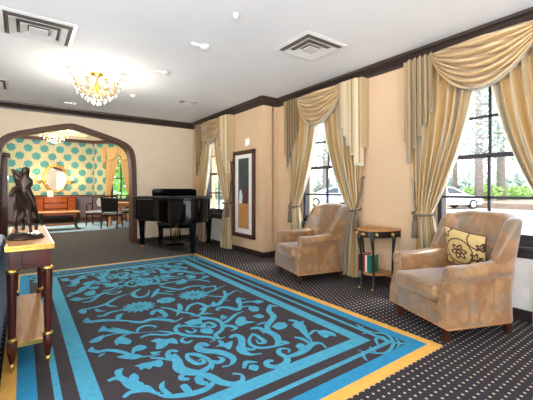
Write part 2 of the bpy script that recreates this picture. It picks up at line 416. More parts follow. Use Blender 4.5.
# ------------------------------------------------------------ curtains
def panel(X, c, sgn, name, label, grp, mat=None, zt=2.66, half_top=.74, tie_in=.50, tie_out=.70, bot_in=.40, bot_out=.70, ztie=.93, W=1.0, parent=None, lining=True, hook=True, depth=0):
    """one curtain leaf; sgn=+1 hangs on the +Y side of the window"""
    def inner(z):
        if z > ztie:
            t = (zt-z)/(zt-ztie); return lerp(.03, tie_in, .12*sin(PI*t)*-1+t**1.4)
        t = (ztie-z)/ztie; return lerp(tie_in, bot_in, min(1, t*1.6)**.7)
    def outer(z):
        if z > ztie: return lerp(half_top, tie_out, ((zt-z)/(zt-ztie))**2)
        return lerp(tie_out, bot_out, 1-z/ztie)
    npl = 8
    def fn(u, v):
        z = lerp(zt, .012, v); a, b = inner(z), outer(z)
        w = b-a; y = a+w*u
        amp = .028+.02*min(1, abs(z-ztie)/.5); amp *= (.55+.45*min(1, w/.4))
        ph = u*npl*2*PI+.5*sin(3*z+u*4)
        x = .075+amp*sin(ph)+.01*sin(ph*2.3+z)
        pinch = math.exp(-((z-ztie)/.09)**2)
        x = lerp(x, .07+.5*(x-.075), pinch)
        if z < .25: x += .02*(1-z/.25)*sin(ph*.5)
        y += .012*cos(ph)
        return (X-depth-x, c+sgn*y, z)
    m = MB(); m.mi = 0
    m.grid(fn, 96, 46, lambda u, v: (u*W+.03*v, v*2.6))
    for i in range(len(m.f)):
        if lining and (i % 96) < 5: m.m[i] = 1
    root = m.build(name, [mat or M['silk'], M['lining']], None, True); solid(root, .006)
    tag(root, label, 'curtain', grp)
    if hook:
        y_h = tie_out+.04
        t = MB().tube(smooth_path([(X-depth-.02, c+sgn*y_h, 1.36), (X-depth-.06, c+sgn*(y_h-.005), 1.33), (X-depth-.07, c+sgn*(tie_out+.01), 1.1), (X-depth-.1, c+sgn*(tie_out-.02), ztie+.02)]), .014, 8)
        yy = (tie_in+tie_out)/2; ry = (tie_out-tie_in)/2+.03
        t.tube([(X-depth-.085-.075*sin(a), c+sgn*(yy+ry*cos(a)), ztie-.02*sin(a)) for a in [k*2*PI/20 for k in range(21)]], .012, 6)
        tb = t.build('tieback', M['tassel'], root, True)
        ts = MB().lathe([(.006, 0), (.012, -.005), (.02, -.02), (.024, -.035), (.02, -.055), (.016, -.065), (.03, -.08), (.036, -.2), (.038, -.26), (.0, -.262)], 14, (X-depth-.12, c+sgn*(tie_out-.02), ztie-.02))
        ts.tube([(X-depth-.12, c+sgn*(tie_out-.02), ztie+.03), (X-depth-.12, c+sgn*(tie_out-.02), ztie-.03)], .008, 6)
        ts.build('tassel', M['tassel'], tb, True)
    return root

def valance(X, c, label, half=.80, zt=2.665, grp='swag valances over the tall windows'):
    root = thing('swag_valance', label, 'valance', (X-.09, c, zt), 0, grp)
    root_m = Matrix.Translation((-(X-.09), -c, -zt))
    sh = .52
    # centre swag: rows sag more and more
    def fn(u, v):
        s = 2*u-1
        D = .465*v**.9
        sag = (1-abs(s)**2.1)
        z = zt-.0-.04*v-D*sag
        fold = abs(sin(v*PI*7.0+.25*sin(u*9)))
        y = s*sh*(1-.03*v)
        x = .115+.095*fold*(sag*.9+.1)+.05*sag*(1-v*.3)
        return (X-x, c+y, z-.02*fold*sag)
    m = MB(); m.T = root_m
    m.grid(fn, 48, 98, lambda u, v: (v*1.1+u*.35, u))
    rows = 98
    for i in range(len(m.f)):
        if i//48 >= rows-6: m.m[i] = 1
    sw = m.build('swag', [M['swagcloth'], M['fringe']], root, True); solid(sw, .006)
    for sgn in (1, -1):
        # zigzag cascade: narrow folds stepping from the long outer edge to the short inner edge
        def tl(u, v, sgn=sgn):
            n = 5; k = u*n; i = min(int(k), n-1); f = k-i
            step = (half-.49)/n
            fwd = .64
            if f < fwd: y = i*step+(f/fwd)*step*1.7; x = .11+.085*(f/fwd)
            else: y = i*step+step*1.7-((f-fwd)/(1-fwd))*step*.7; x = .195-.085*((f-fwd)/(1-fwd))
            uu = (i+(.12*f/fwd if f < fwd else .12+.88*(f-fwd)/(1-fwd)))/n
            zb = lerp(1.50, 2.15, uu**.95)
            z = lerp(zt, zb, v)
            yy = half-y
            return (X-x+.012*v, c+sgn*yy, z)
        m = MB(); m.T = root_m; m.grid(tl, 50, 30, lambda u, v: (u*.9, v))
        for i in range(len(m.f)):
            if i//50 >= 29: m.m[i] = 1
            elif (i % 10) >= 6: m.m[i] = 2
        t = m.build('tail', [M['silktail'], M['fringe'], M['tailback']], root, False); solid(t, .006)
        b = MB(); b.T = root_m; b.box(X-.15, c+sgn*half-.004, 1.75, X-.01, c+sgn*half+.004, zt); b.build('return_flap', M['silktail'], root)
    b = MB(); b.T = root_m; b.box(X-.12, c-half+.01, zt-.03, X-.004, c+half-.01, zt); b.build('valance_board', M['silktail'], root)
    return root
nm = {1: ('beside the piano', XR, W1C), 2: ('behind the far armchair', XM, W2C), 3: ('behind the near armchair', XM, W3C)}
for i, (w, X, c) in nm.items():
    extra = dict(half_top=.70) if i == 1 else {}
    valance(X, c, 'gold swag valance with zigzag tails over the window '+w, half=.80 if i > 1 else .77)
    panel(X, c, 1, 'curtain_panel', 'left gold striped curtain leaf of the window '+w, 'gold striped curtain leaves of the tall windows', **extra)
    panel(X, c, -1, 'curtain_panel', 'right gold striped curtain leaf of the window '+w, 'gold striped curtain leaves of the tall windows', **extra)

# ------------------------------------------------------------ rug
rx0, rx1, ry0, ry1 = -.108, 2.592, 1.277, 5.80
rug = MB()
ring = [(0, 0), (.078, 1), (.178, 2), (.255, 3), (.292, 2), (.374, 3), (.478, 2)]   # inset, material after it
ring = [(0, 0), (.078, 1), (.178, 2), (.255, 3), (.292, 2), (.374, 3), (.480, 2)]
mats = [M['ruggold'], M['rugdeep'], M['rugdark'], M['rugblue']]
def rect(i): return [(rx0+i, ry0+i), (rx1-i, ry0+i), (rx1-i, ry1-i), (rx0+i, ry1-i)]
ZR = .010
for k, (ins, mi) in enumerate(ring):
    a = rect(ins); rug.mi = mi
    if k+1 < len(ring):
        b = rect(ring[k+1][0]); rug.add([(x, y, ZR) for x, y in a+b], [(0, 1, 5, 4), (1, 2, 6, 5), (2, 3, 7, 6), (3, 0, 4, 7)])
    else: rug.add([(x, y, ZR) for x, y in a], [(0, 1, 2, 3)])
a = rect(0); rug.mi = 0; rug.add([(x, y, 0.0005) for x, y in a]+[(x, y, ZR) for x, y in a], [(0, 4, 5, 1), (1, 5, 6, 2), (2, 6, 7, 3), (3, 7, 4, 0), (3, 2, 1, 0)])
fr = {'A': (60, 325, 5.33), 'B': (150, 325, 5.33), 'C': (240, 325, 5.33), 'D': (320, 310, 5.33), 'E': (60, 265, 6.66), 'G': (130, 265, 6.66), 'H': (200, 275, 6.66), 'I': (260, 290, 6.66)}
ZP = ZR+.0015
def fp(f, x, y): x0, y0, s = fr[f]; return at(x0+x/s, y0+y/s)
ZK = [0]
def ribbon(P, w, m=rug, z=ZP):
    ZK[0] += 1; z += ZK[0]*8e-6;     P = smooth_path(P, 5); n = len(P); vs = []
    for i, p in enumerate(P):
        a = Vector(P[max(i-1, 0)]); b = Vector(P[min(i+1, n-1)]); t = (b-a)
        if t.length < 1e-6: t = Vector((1, 0))
        t.normalize(); nn = Vector((-t.y, t.x)); s = i/(n-1)
        k = w*(.28+.72*sin(PI*min(1, s*1.05+.08))**.7 if s < .92 else .3)/2
        vs += [(p[0]+nn.x*k, p[1]+nn.y*k, z), (p[0]-nn.x*k, p[1]-nn.y*k, z)]
    m.add(vs, [(2*i, 2*i+1, 2*i+3, 2*i+2) for i in range(n-1)])
def blob(P, m=rug, z=ZP+.0004):
    ZK[0] += 1; z += ZK[0]*8e-6
    P = smooth_path(P+[P[0]], 4)[:-1]; n = len(P); cx = sum(p[0] for p in P)/n; cy = sum(p[1] for p in P)/n
    m.add([(cx, cy, z)]+[(p[0], p[1], z) for p in P], [(0, i+1, (i+1) % n+1) for i in range(n)])
rug.mi = 3
strokes = [
('A', .022, [(155,98),(190,85),(235,68),(300,52),(370,50),(430,48),(533,40)]), ('A', .02, [(320,75),(345,60),(380,52)]),
('A', .035, [(150,145),(200,150),(260,142),(330,152),(380,170),(440,178),(533,165)]), ('A', .02, [(205,178),(240,155)]), ('A', .02, [(400,145),(385,160),(378,172)]),
('A', .045, [(255,308),(300,292),(340,300),(375,335),(420,345),(460,340),(500,365),(533,375)]), ('A', .035, [(340,398),(370,372),(420,360),(480,362),(533,385)]),
('A', .03, [(410,50),(420,25),(460,10),(510,15),(500,25)]), ('A', .03, [(430,75),(470,60),(533,60)]),
('B', .035, [(0,55),(80,60),(140,50),(190,62),(260,68),(320,72),(345,88),(320,98)]), ('B', .03, [(225,88),(200,102),(172,95),(175,78),(210,70)]),
('B', .022, [(45,40),(100,45),(150,55)]), ('B', .03, [(160,0),(135,25),(155,52),(200,65)]), ('B', .03, [(150,20),(180,10),(240,15),(300,18),(350,10)]), ('B', .028, [(190,35),(215,48),(245,38),(225,25)]),
('B', .035, [(380,0),(385,30),(350,60),(370,80),(400,70)]), ('B', .028, [(385,20),(430,12),(455,25),(430,38)]),
('B', .05, [(425,75),(455,62),(485,75),(490,105),(475,135),(495,160),(533,170)]),
('B', .062, [(310,120),(275,108),(258,130),(290,145),(350,150),(410,165),(445,190),(430,220),(385,232)]),
('B', .04, [(190,165),(240,165),(290,180),(325,200)]), ('B', .035, [(195,168),(205,190),(250,215),(288,208),(275,190),(255,200)]),
('B', .035, [(150,150),(110,145),(95,165),(105,190),(140,200)]), ('B', .07, [(120,165),(145,200),(155,238),(200,258),(260,262),(310,235),(330,200)]), ('B', .025, [(0,182),(60,187),(120,200)]),
('B', .04, [(320,200),(365,208),(388,190),(360,178)]), ('B', .035, [(210,298),(170,296),(175,275),(250,262)]), ('B', .03, [(300,180),(330,215),(330,250)]),
('B', .055, [(310,322),(270,315),(262,290),(300,278),(340,295),(380,315),(440,325),(490,308),(488,275),(440,268)]), ('B', .045, [(345,310),(300,350),(240,372),(170,385),(80,390),(0,365)]),
('C', .05, [(0,70),(10,110),(15,140),(50,165),(115,160)]), ('C', .03, [(70,52),(50,85),(60,115),(110,130),(180,122),(230,110),(262,102),(225,93)]), ('C', .035, [(75,55),(100,72),(132,98),(100,105),(85,85)]),
('C', .045, [(140,0),(150,35),(185,60),(205,100),(170,125)]), ('C', .03, [(55,28),(100,25),(150,38)]), ('C', .03, [(35,130),(60,140),(100,128)]),
('C', .045, [(178,200),(145,202),(148,225),(200,232),(245,210),(248,182),(208,158),(215,135),(262,138),(258,156)]), ('C', .05, [(245,180),(300,165),(350,140),(385,110),(430,105),(460,132)]),
('C', .035, [(290,72),(340,85),(385,120)]), ('C', .055, [(285,5),(325,25),(350,55),(385,100)]), ('C', .025, [(370,60),(395,38),(440,45)]),
('E', .03, [(45,215),(100,195),(150,160),(200,135),(260,125),(380,135)]), ('E', .03, [(70,240),(140,235),(200,225),(270,205),(330,185),(410,185)]), ('E', .03, [(150,255),(200,250),(240,225),(280,195),(300,180)]),
('E', .035, [(130,310),(180,300),(250,285),(310,265),(370,230),(420,210),(500,190)]), ('E', .03, [(300,265),(330,280),(385,285)]), ('E', .03, [(245,350),(290,345),(330,325),(400,310),(460,300)]), ('E', .03, [(240,300),(260,315),(310,312)]),
('E', .045, [(160,385),(200,388),(290,378),(400,378),(533,388)]), ('E', .04, [(385,372),(395,345),(422,332)]), ('E', .035, [(260,95),(305,82),(265,62)]), ('E', .035, [(330,90),(380,80),(400,95)]), ('E', .035, [(440,140),(450,120),(500,110),(533,130)]),
('E', .03, [(300,150),(350,140),(400,150),(450,135)]), ('E', .03, [(420,90),(460,80),(500,90)]),
('G', .045, [(0,385),(80,390),(150,370),(250,375),(300,385),(350,360)]), ('G', .045, [(145,340),(160,315),(200,312),(240,350),(180,352)]), ('G', .03, [(205,290),(270,300),(330,320),(400,330),(460,350),(533,360)]),
('G', .04, [(325,265),(335,300),(310,345)]), ('G', .035, [(375,315),(395,280),(450,262),(500,280),(490,315),(450,345),(400,348)]), ('G', .04, [(70,165),(20,195),(50,222),(110,210),(130,175)]), ('G', .04, [(190,165),(165,200),(140,225)]), ('G', .03, [(150,195),(220,195),(290,205)]),
('G', .04, [(200,150),(260,160),(330,170),(400,150),(490,145),(480,170)]), ('G', .035, [(30,140),(100,120),(200,130),(350,110),(450,105),(533,115)]), ('G', .035, [(0,90),(100,100),(200,90),(300,85),(420,90)]),
('G', .04, [(200,40),(230,60),(330,40),(400,50),(533,60)]), ('G', .04, [(0,40),(80,50),(160,35)]), ('G', .035, [(0,65),(60,75),(130,65)]), ('G', .035, [(100,15),(200,15),(300,25),(390,20)]), ('G', .04, [(430,398),(470,370),(533,368)]), ('G', .03, [(230,180),(300,185)]),
('H', .045, [(0,240),(60,215),(120,205),(150,180),(200,175)]), ('H', .03, [(60,145),(110,150),(160,150),(200,130),(245,110),(280,125)]), ('H', .035, [(160,110),(170,150),(130,190),(100,210)]), ('H', .03, [(0,130),(60,120),(110,100),(170,75)]), ('H', .03, [(0,90),(60,85),(100,80),(100,110)]),
('H', .03, [(0,270),(40,265),(85,265)]), ('H', .035, [(0,290),(60,295),(120,310),(150,345),(120,398)]), ('H', .035, [(155,345),(200,348),(240,362),(210,382)]), ('H', .03, [(150,335),(190,310),(240,270),(290,250)]), ('H', .035, [(150,275),(155,300),(180,280)]),
('H', .045, [(115,245),(130,225),(190,225),(245,240),(265,225),(270,190),(258,160)]), ('H', .03, [(270,195),(330,185),(420,185)]), ('H', .025, [(265,225),(320,215),(345,222)]), ('H', .045, [(470,205),(458,245),(490,285),(460,330),(440,370),(420,398)]), ('H', .03, [(340,365),(390,360),(440,380)]), ('H', .025, [(380,340),(430,325),(460,325)]), ('H', .03, [(470,210),(515,220)]), ('H', .03, [(20,340),(60,325),(100,345),(70,362),(50,345)]), ('H', .03, [(0,375),(50,370),(90,385)]), ('H', .03, [(0,40),(40,45),(70,55)]), ('H', .025, [(250,160),(310,170)]),
('I', .05, [(0,275),(60,290),(110,320),(120,360),(90,390)]), ('I', .03, [(120,360),(160,355),(190,370)]), ('I', .035, [(190,210),(230,215),(280,245),(300,280),(340,340)]), ('I', .03, [(265,235),(290,215)]),
]
def mirrored(P):
    """the woven design repeats head to foot about the middle of the field"""
    cyy = sum(p[1] for p in P)/len(P)
    return [(x, ry0+ry1-y) for x, y in P] if cyy < 2.95 else None
for f, w, pts in strokes:
    P = [fp(f, *p) for p in pts]; w *= 1.12 if f in 'ABCD' else 1.3; ribbon(P, w)
    Q = mirrored(P)
    if Q: ribbon(Q, w)
blobs = [
('A', [(158,105),(165,90),(195,75),(235,62),(225,85),(200,100)]), ('A', [(200,45),(232,10),(250,25),(290,22),(330,30),(380,42),(400,50),(350,52),(290,48),(240,42)]), ('A', [(288,95),(310,75),(335,70),(380,92),(365,112),(320,108),(300,118)]),
('A', [(150,140),(175,125),(185,140),(225,150),(200,160),(165,150)]), ('A', [(300,180),(340,170),(400,165),(440,175),(400,192),(340,190)]), ('A', [(380,155),(390,130),(430,115),(465,128),(430,145),(400,150)]),
('A', [(395,230),(440,215),(490,205),(533,195),(550,215),(533,235),(500,228),(480,245),(450,240),(430,250),(420,235)]), ('A', [(340,240),(300,250),(290,270),(310,290),(345,300),(330,265)]), ('A', [(370,285),(395,268),(420,285),(420,310),(445,320),(440,345),(390,340),(360,320)]), ('A', [(480,95),(520,82),(560,90),(560,120),(515,130),(515,105)]),
('B', [(5,95),(40,80),(80,85),(130,80),(150,110),(110,105),(80,125),(60,135),(30,135),(35,105)]), ('B', [(265,45),(290,28),(330,32),(335,52),(300,55)]), ('B', [(345,125),(370,112),(360,92),(390,95),(400,108),(440,95),(425,140),(390,125)]),
('B', [(160,335),(190,325),(215,345),(225,370),(190,370),(170,355)]), ('B', [(80,305),(50,330),(55,360),(90,388),(125,388),(90,355),(75,335)]), ('B', [(0,155),(60,150),(20,168)]),
('B', [(490,240),(500,205),(540,200),(575,210),(525,215),(510,240)]), ('C', [(45,245),(55,222),(98,228),(90,255)]), ('C', [(165,18),(200,0),(240,-5),(238,18),(205,30)]), ('C', [(295,120),(320,105),(348,120),(345,145),(315,140)]), ('C', [(410,42),(450,35),(500,50),(512,70),(480,65),(460,78),(430,65)]),
('E', [(30,140),(80,135),(100,100),(130,95),(120,130),(80,150)]), ('E', [(0,100),(50,95),(60,110),(20,115)]), ('E', [(160,200),(200,180),(230,195),(210,210),(170,210)]), ('E', [(120,320),(150,300),(180,320),(150,335)]), ('E', [(150,135),(200,120),(225,125),(170,140)]), ('E', [(60,238),(120,228),(145,240),(100,248)]), ('E', [(150,385),(180,362),(205,380),(190,395)]), ('E', [(180,160),(240,150),(255,162),(210,170)]), ('E', [(320,145),(360,125),(390,140),(350,152)]), ('E', [(120,85),(150,75),(170,92),(140,98)]),
('H', [(320,230),(340,215),(390,225),(385,250),(340,250)]), ('H', [(235,320),(260,290),(300,290),(310,315),(370,322),(310,335),(270,350),(240,340)]), ('H', [(350,285),(390,270),(430,285),(400,298)]), ('H', [(485,345),(520,325),(545,330),(545,365),(500,365)]), ('H', [(350,190),(380,175),(425,185),(390,197)]), ('H', [(70,215),(85,185),(110,200),(100,220)]), ('H', [(0,350),(20,330),(40,345),(20,365)]), ('H', [(235,180),(255,155),(275,180),(262,215)]),
('I', [(85,255),(130,225),(180,240),(170,262),(120,275)]), ('I', [(215,235),(260,225),(290,260),(320,290),(300,310),(260,275),(230,260)]), ('G', [(360,395),(420,372),(470,380),(480,400),(400,410)]),
('G', [(60,130),(100,110),(150,125),(90,145)]), ('G', [(300,130),(350,100),(380,120),(330,135)]), ('G', [(380,85),(420,75),(440,90),(400,98)]), ('G', [(0,15),(40,18),(50,30),(10,28)]), ('G', [(230,5),(280,10),(260,22)]),
]
for f, pts in blobs:
    P = [fp(f, *p) for p in pts]; blob(P); Q = mirrored(P)
    if Q: blob(Q)
for (px, py, r, n, wf) in ((139, 308, .165, 15, .5), (194, 296, .175, 15, .5), (166, 301.5, .10, 8, .75)):
    cx, cy = at(px, py)
    for k in range(n):
        a = 2*PI*k/n; t = Vector((cos(a), sin(a))); q = Vector((-sin(a), cos(a))); c0 = Vector((cx, cy)); w = PI*r/n*wf*1.25
        blob([tuple(c0+t*r*.22+q*w*.25), tuple(c0+t*r*.7+q*w), tuple(c0+t*r), tuple(c0+t*r*.7-q*w), tuple(c0+t*r*.22-q*w*.25)])
    blob([(cx+r*.14*cos(k), cy+r*.14*sin(k)) for k in range(6)])
# corner scrolls in the dark band, mirrored to the four corners
cs = [(.03, [(195,85),(230,108),(280,128),(335,132),(375,155),(390,195),(355,235),(300,240),(250,235),(200,222)]), (.03, [(310,195),(298,165),(325,150),(350,165),(352,185),(318,192)]), (.03, [(385,175),(420,188),(468,183)]), (.02, [(400,160),(425,185),(405,215)]), (.02, [(225,230),(240,270),(258,280)]), (.02, [(180,105),(210,100),(235,95)]), (.022, [(265,205),(285,228),(310,240)]), (.022, [(225,135),(255,128),(275,118)])]
xm, ym = (rx0+rx1)/2, (ry0+ry1)/2
for w, pts in cs:
    P = [fp('D', *p) for p in pts]
    for sx_ in (0, 1):
        for sy_ in (0, 1): ribbon([((2*xm-x) if sx_ else x, (2*ym-y) if sy_ else y) for x, y in P], w)
o = rug.build('area_rug', mats, None, False, fix=False); tag(o, 'large charcoal rug with turquoise scrolling flowers and gold edge on the dotted carpet', 'rug')

# ------------------------------------------------------------ armchairs
def armchair(label, loc, rz, grp, W=.74, D=.74):
    root = thing('wing_armchair', label, 'armchair', loc, rz, grp)      # local: faces +Y, x to the side
    hw = W/2; fy = .36
    b = MB().box(-hw+.06, -.30, .118, hw-.06, fy-.02, .30, .02)
    bevel(b.build('seat_base', M['damask'], root, True), .002)
    # boxed seat cushion with piping
    m = MB().box(-hw+.118, -.24, .305, hw-.118, fy+.018, .445, .032)
    for i_, v in enumerate(m.v):
        if v[2] > .40: m.v[i_] = (v[0], v[1], v[2]+.022*(1-min(1, (v[0]/(hw-.11))**2))*(1-min(1, ((v[1]-.06)/.33)**2)))
    cu = m.build('seat_cushion', M['damask'], root, True)
    for zz in (.325, .43):
        e = MB().tube([(-hw+.125, fy-.01, zz)]+[(lerp(-hw+.15, hw-.15, k/8), fy+.017, zz) for k in range(9)]+[(hw-.125, fy-.01, zz)], .005, 6)
        e.build('piping', M['damask'], cu, True)
    # arms: side wall with an outward roll, swept front to back
    for s in (-1, 1):
        rc, rz_, rr_ = hw-.05, .54, .062
        prof = [(hw-.11, .12), (hw-.11, .30), (hw-.112, .42), (hw-.115, .49)]
        for k in range(17):
            a = math.radians(196-k*15.5); prof.append((rc+rr_*cos(a), rz_+rr_*sin(a)))
        prof += [(hw-.022, .455), (hw-.026, .40), (hw-.018, .28), (hw-.004, .17), (hw, .12)]
        m = MB(); ys = [-.25, -.18, -.05, .1, .22, .30, .335, .35, .357]; n = len(prof); vs = []
        for y in ys:
            k = {.35: .97, .357: .88}.get(y, 1.0)
            rise = .04*max(0, (-y+.10)/.43)
            for (x, z) in prof:
                zz = z+rise*(max(0, z-.3)/.3); xx = hw-.062+(x-hw+.062)*k
                if k < 1: zz = .3+(zz-.3)*(.99 if k > .9 else .955)
                front = -.045*min(1, max(0, (z-.30)/.18))*max(0, (y-.1)/.25) if y > .1 else 0
                vs.append((s*xx, y+front, zz))
        fs = [(i*n+k, i*n+(k+1) % n, (i+1)*n+(k+1) % n, (i+1)*n+k) for i in range(len(ys)-1) for k in range(n)]+[tuple(range(n)), tuple((len(ys)-1)*n+k for k in range(n))]
        m.add(vs, fs); ar = m.build('arm', M['damask'], root, 'auto')
        pl = MB(); pl.lathe([(.0, 0), (.05, 0), (.05, .006), (.042, .012), (.03, .008), (.0, .012)], 20)
        for i_, v in enumerate(pl.v): pl.v[i_] = (s*rc+v[0]*s, .308+v[2], rz_+v[1])
        pl.build('scroll_face', M['damask'], ar, 'auto')
    # wrap-around wing back
    def plan(t):   # t -1..1 along the U, centre of thickness
        a = t*PI/2
        x = (hw-.045)*math.copysign(abs(sin(a))**.5, a); y = -.05-.30*abs(cos(a))**.45
        return Vector((x, y))
    def topz(t):
        q = abs(t); return .98-.0*q+(.018*cos(PI*q*1.2)) - (.30*((q-.74)/.26)**2.2 if q > .74 else 0)
    def lean(z): return -.09*max(0, (z-.30)/.66)
    def shell(u, v):
        t = 2*u-1; c = plan(t*.985); d = (plan(min(1, t+.02))-plan(max(-1, t-.02))).normalized(); nrm = Vector((d.y, -d.x))
        if nrm.dot(c-Vector((0, .1))) < 0: nrm = -nrm
        zt_ = topz(t); T = .052*(1 if abs(t) < .8 else 1-.35*(abs(t)-.8)/.2)
        # v: 0 inner bottom -> .45 inner top -> .55 outer top -> 1 outer bottom
        if v < .42: k = v/.42; z = lerp(.28, zt_-T, k); off = -T*(1+.5*sin(PI*k)*(1-abs(t)**2))
        elif v < .58: a = PI*(v-.42)/.16; z = zt_-T+T*sin(a); off = -T*cos(a)
        else: k = (v-.58)/.42; z = lerp(zt_-T, .12, k); off = T*(1-.12*sin(PI*k))
        p = c+nrm*off; sidek = 1-abs(t)**3
        yy = p.y+lean(z)*(.35+.65*sidek)
        xx = p.x
        return (max(-hw-.0, min(hw+.0, xx))*(1+.085*max(0, (z-.55)/.4)), yy, z)
    m = MB(); m.grid(shell, 48, 46)
    # end caps of the wings
    e0 = [shell(0, j/46) for j in range(47)]; e1 = [shell(1, j/46) for j in range(47)]
    for e_ in (e0, e1):
        cz = Vector((sum(p[0] for p in e_)/47, sum(p[1] for p in e_)/47+.02, 0)); n0 = len(e_)
        m.add(e_, [(j, j+1, n0-2-j, n0-1-j) for j in range(23)])
    m.uv = {}; m.build('wing_back', M['damask'], root, True)
    # sides below the arms close the frame
    for (x, y) in ((-.29, .30), (.29, .30), (-.29, -.30), (.29, -.30)):
        k = 1 if y > 0 else .9
        lg = MB().add([(x-.03, y-.03, .14), (x+.03, y-.03, .14), (x+.03, y+.03, .14), (x-.03, y+.03, .14), (x-.02, y-.02+(.0 if y > 0 else -.02), 0), (x+.02, y-.02+(.0 if y > 0 else -.02), 0), (x+.02, y+.02+(.0 if y > 0 else -.02), 0), (x-.02, y+.02+(.0 if y > 0 else -.02), 0)],
                      [(0, 1, 2, 3), (4, 7, 6, 5), (0, 4, 5, 1), (1, 5, 6, 2), (2, 6, 7, 3), (3, 7, 4, 0)])
        bevel(lg.build('leg', M['darkleg'], root), .004)
    nt_ = MB()
    path = [(-hw-.002, -.26), (-hw-.002, .345), (-hw+.01, .36), (hw-.01, .36), (hw+.002, .345), (hw+.002, -.26)]
    nt_.tube([(x, y, .13) for x, y in path], .0045, 6)
    nt_.build('welt', M['tan'], root, True)
    return root
g = 'damask wing armchairs by the windows'
ang1 = math.radians(158.5)-PI/2
ch1 = armchair('gold grey damask wing armchair nearest, holding a floral cushion', (3.075, 1.46, 0), ang1, g)
ch2 = armchair('gold damask wing armchair without cushion, farther one below the middle window', (3.20, 3.40, 0), math.radians(166)-PI/2, g)

# throw pillow leaning in the near chair
def pillow_mat():
    m, nt, b = new_mat('floral_scroll_cushion')
    tc = N(nt, 'ShaderNodeTexCoord'); sx = N(nt, 'ShaderNodeSeparateXYZ'); nt.links.new(tc.outputs['Object'], sx.inputs[0])
    x, z = sx.outputs[0], sx.outputs[2]
    def ringm(cx, cz, r, w, wav=0, n=8):
        dx = math_n(nt, 'SUBTRACT', x, cx); dz = math_n(nt, 'SUBTRACT', z, cz)
        d = math_n(nt, 'SQRT', math_n(nt, 'ADD', math_n(nt, 'MULTIPLY', dx, dx), math_n(nt, 'MULTIPLY', dz, dz)))
        if wav: d = math_n(nt, 'ADD', d, math_n(nt, 'MULTIPLY', math_n(nt, 'SINE', math_n(nt, 'MULTIPLY', math_n(nt, 'ARCTAN2', dx, dz), n)), wav))
        return math_n(nt, 'LESS_THAN', math_n(nt, 'ABSOLUTE', math_n(nt, 'SUBTRACT', d, r)), w)
    f = None
    for a in ((.02, 0, .12, .006, .003, 30), (.02, 0, .055, .011, .014, 6), (.02, 0, .022, .012, .006, 5), (-.13, .15, .08, .006, .003, 24), (-.15, -.14, .10, .006, .003, 24), (-.12, -.02, .026, .012, .012, 5), (.17, .16, .05, .008, .01, 6), (-.16, .08, .022, .012, .01, 5), (.15, -.14, .05, .008, .01, 6), (-.17, -.08, .02, .012, .008, 5)):
        r = ringm(*a); f = r if f is None else math_n(nt, 'MAXIMUM', f, r)
    nt.links.new(mixc(nt, f, lin((205, 178, 118)), lin((72, 50, 40))), b.inputs['Base Color']); b.inputs['Roughness'].default_value = .6
    return m
def pil(u, v, s):
    x = 2*u-1; z = 2*v-1
    e = max(0, (1-abs(x)**2.4)*(1-abs(z)**2.4))**.5
    k = 1-.07*(1-abs(x)**2)*abs(z)**3-.0
    kk = 1-.07*(1-abs(z)**2)*abs(x)**3
    return (x*.19*kk, s*.062*e, z*.19*k)
m = MB(); m.grid(lambda u, v: pil(u, v, 1), 20, 20); m.grid(lambda u, v: pil(1-u, v, -1), 20, 20); m.uv = {}
pw = m.build('throw_pillow', [pillow_mat()], None, True); tag(pw, 'tan cushion with dark brown floral scrolls leaning in the near armchair', 'cushion')
e = MB().tube([(pil(*q, 1)) for q in [(k/10, 0) for k in range(11)]+[(1, k/10) for k in range(1, 11)]+[(1-k/10, 1) for k in range(1, 11)]+[(0, 1-k/10) for k in range(1, 11)]], .005, 6)
e.build('piping', M['darkleg'], pw, True)
fw = Vector((cos(ang1+PI/2), sin(ang1+PI/2), 0)); sd = Vector((cos(ang1), sin(ang1), 0))
pw.location = Vector((3.075, 1.46, 0))-fw*.13-sd*.05+Vector((0, 0, .665)); pw.rotation_euler = (math.radians(-20), math.radians(-9), ang1+math.radians(12))

# ------------------------------------------------------------ demilune table with books
TX, TY = XM-.03, 2.55
tb = thing('demilune_table', 'small black and gilt half-round table between the armchairs', 'side table', (TX, TY, 0))
def demi(r, d, n=24, x0=0): return [(x0-d*sin(PI*k/n), r*cos(PI*k/n)) for k in range(n+1)]
bevel(MB().prism(demi(.25, .42), .70, .722).build('table_top', M['tan'], tb), .004)
m = MB(); o1, o2 = demi(.235, .40), demi(.22, .385)
for i in range(len(o1)-1):
    a, b, c, d = o1[i], o1[i+1], o2[i+1], o2[i]; m.prism([a, b, c, d], .625, .70)
ap = m.build('apron', M['blackwood'], tb)
for k in (3, 7.5, 12, 16.5, 21):
    a = PI*k/24; c = (-.405*sin(a), .238*cos(a), .662)
    mm = MB().ball(c, (.014, .034, .022), 12, 8); mm.build('gilt_mount', M['gold'], ap, True)
for (a_, rr) in ((.12, 1), (.40, 1), (.64, 1), (.90, 1)):
    a = PI*a_; dx, dy = -sin(a), cos(a)
    def q(k, z): return (.385*k*dx, .225*k*dy, z)
    lg = MB().tube(smooth_path([q(1.0, .69), q(1.06, .60), q(.99, .48), q(.93, .30), q(.95, .12), q(1.02, .02), q(1.06, .0)]), [.024, .024, .024, .024, .022, .022, .022, .02, .02, .018, .018, .018]+[.014]*24+[.016], 8)
    l_ = lg.build('leg', M['blackwood'], tb, True)
    MB().ball(q(1.07, .62), (.014, .014, .035)).build('gilt_mount', M['gold'], l_, True); MB().ball(q(1.05, .015), (.016, .016, .014)).build('gilt_foot', M['gold'], l_, True)
bevel(MB().prism(demi(.20, .35), .17, .188).build('shelf', M['tan'], tb), .003)
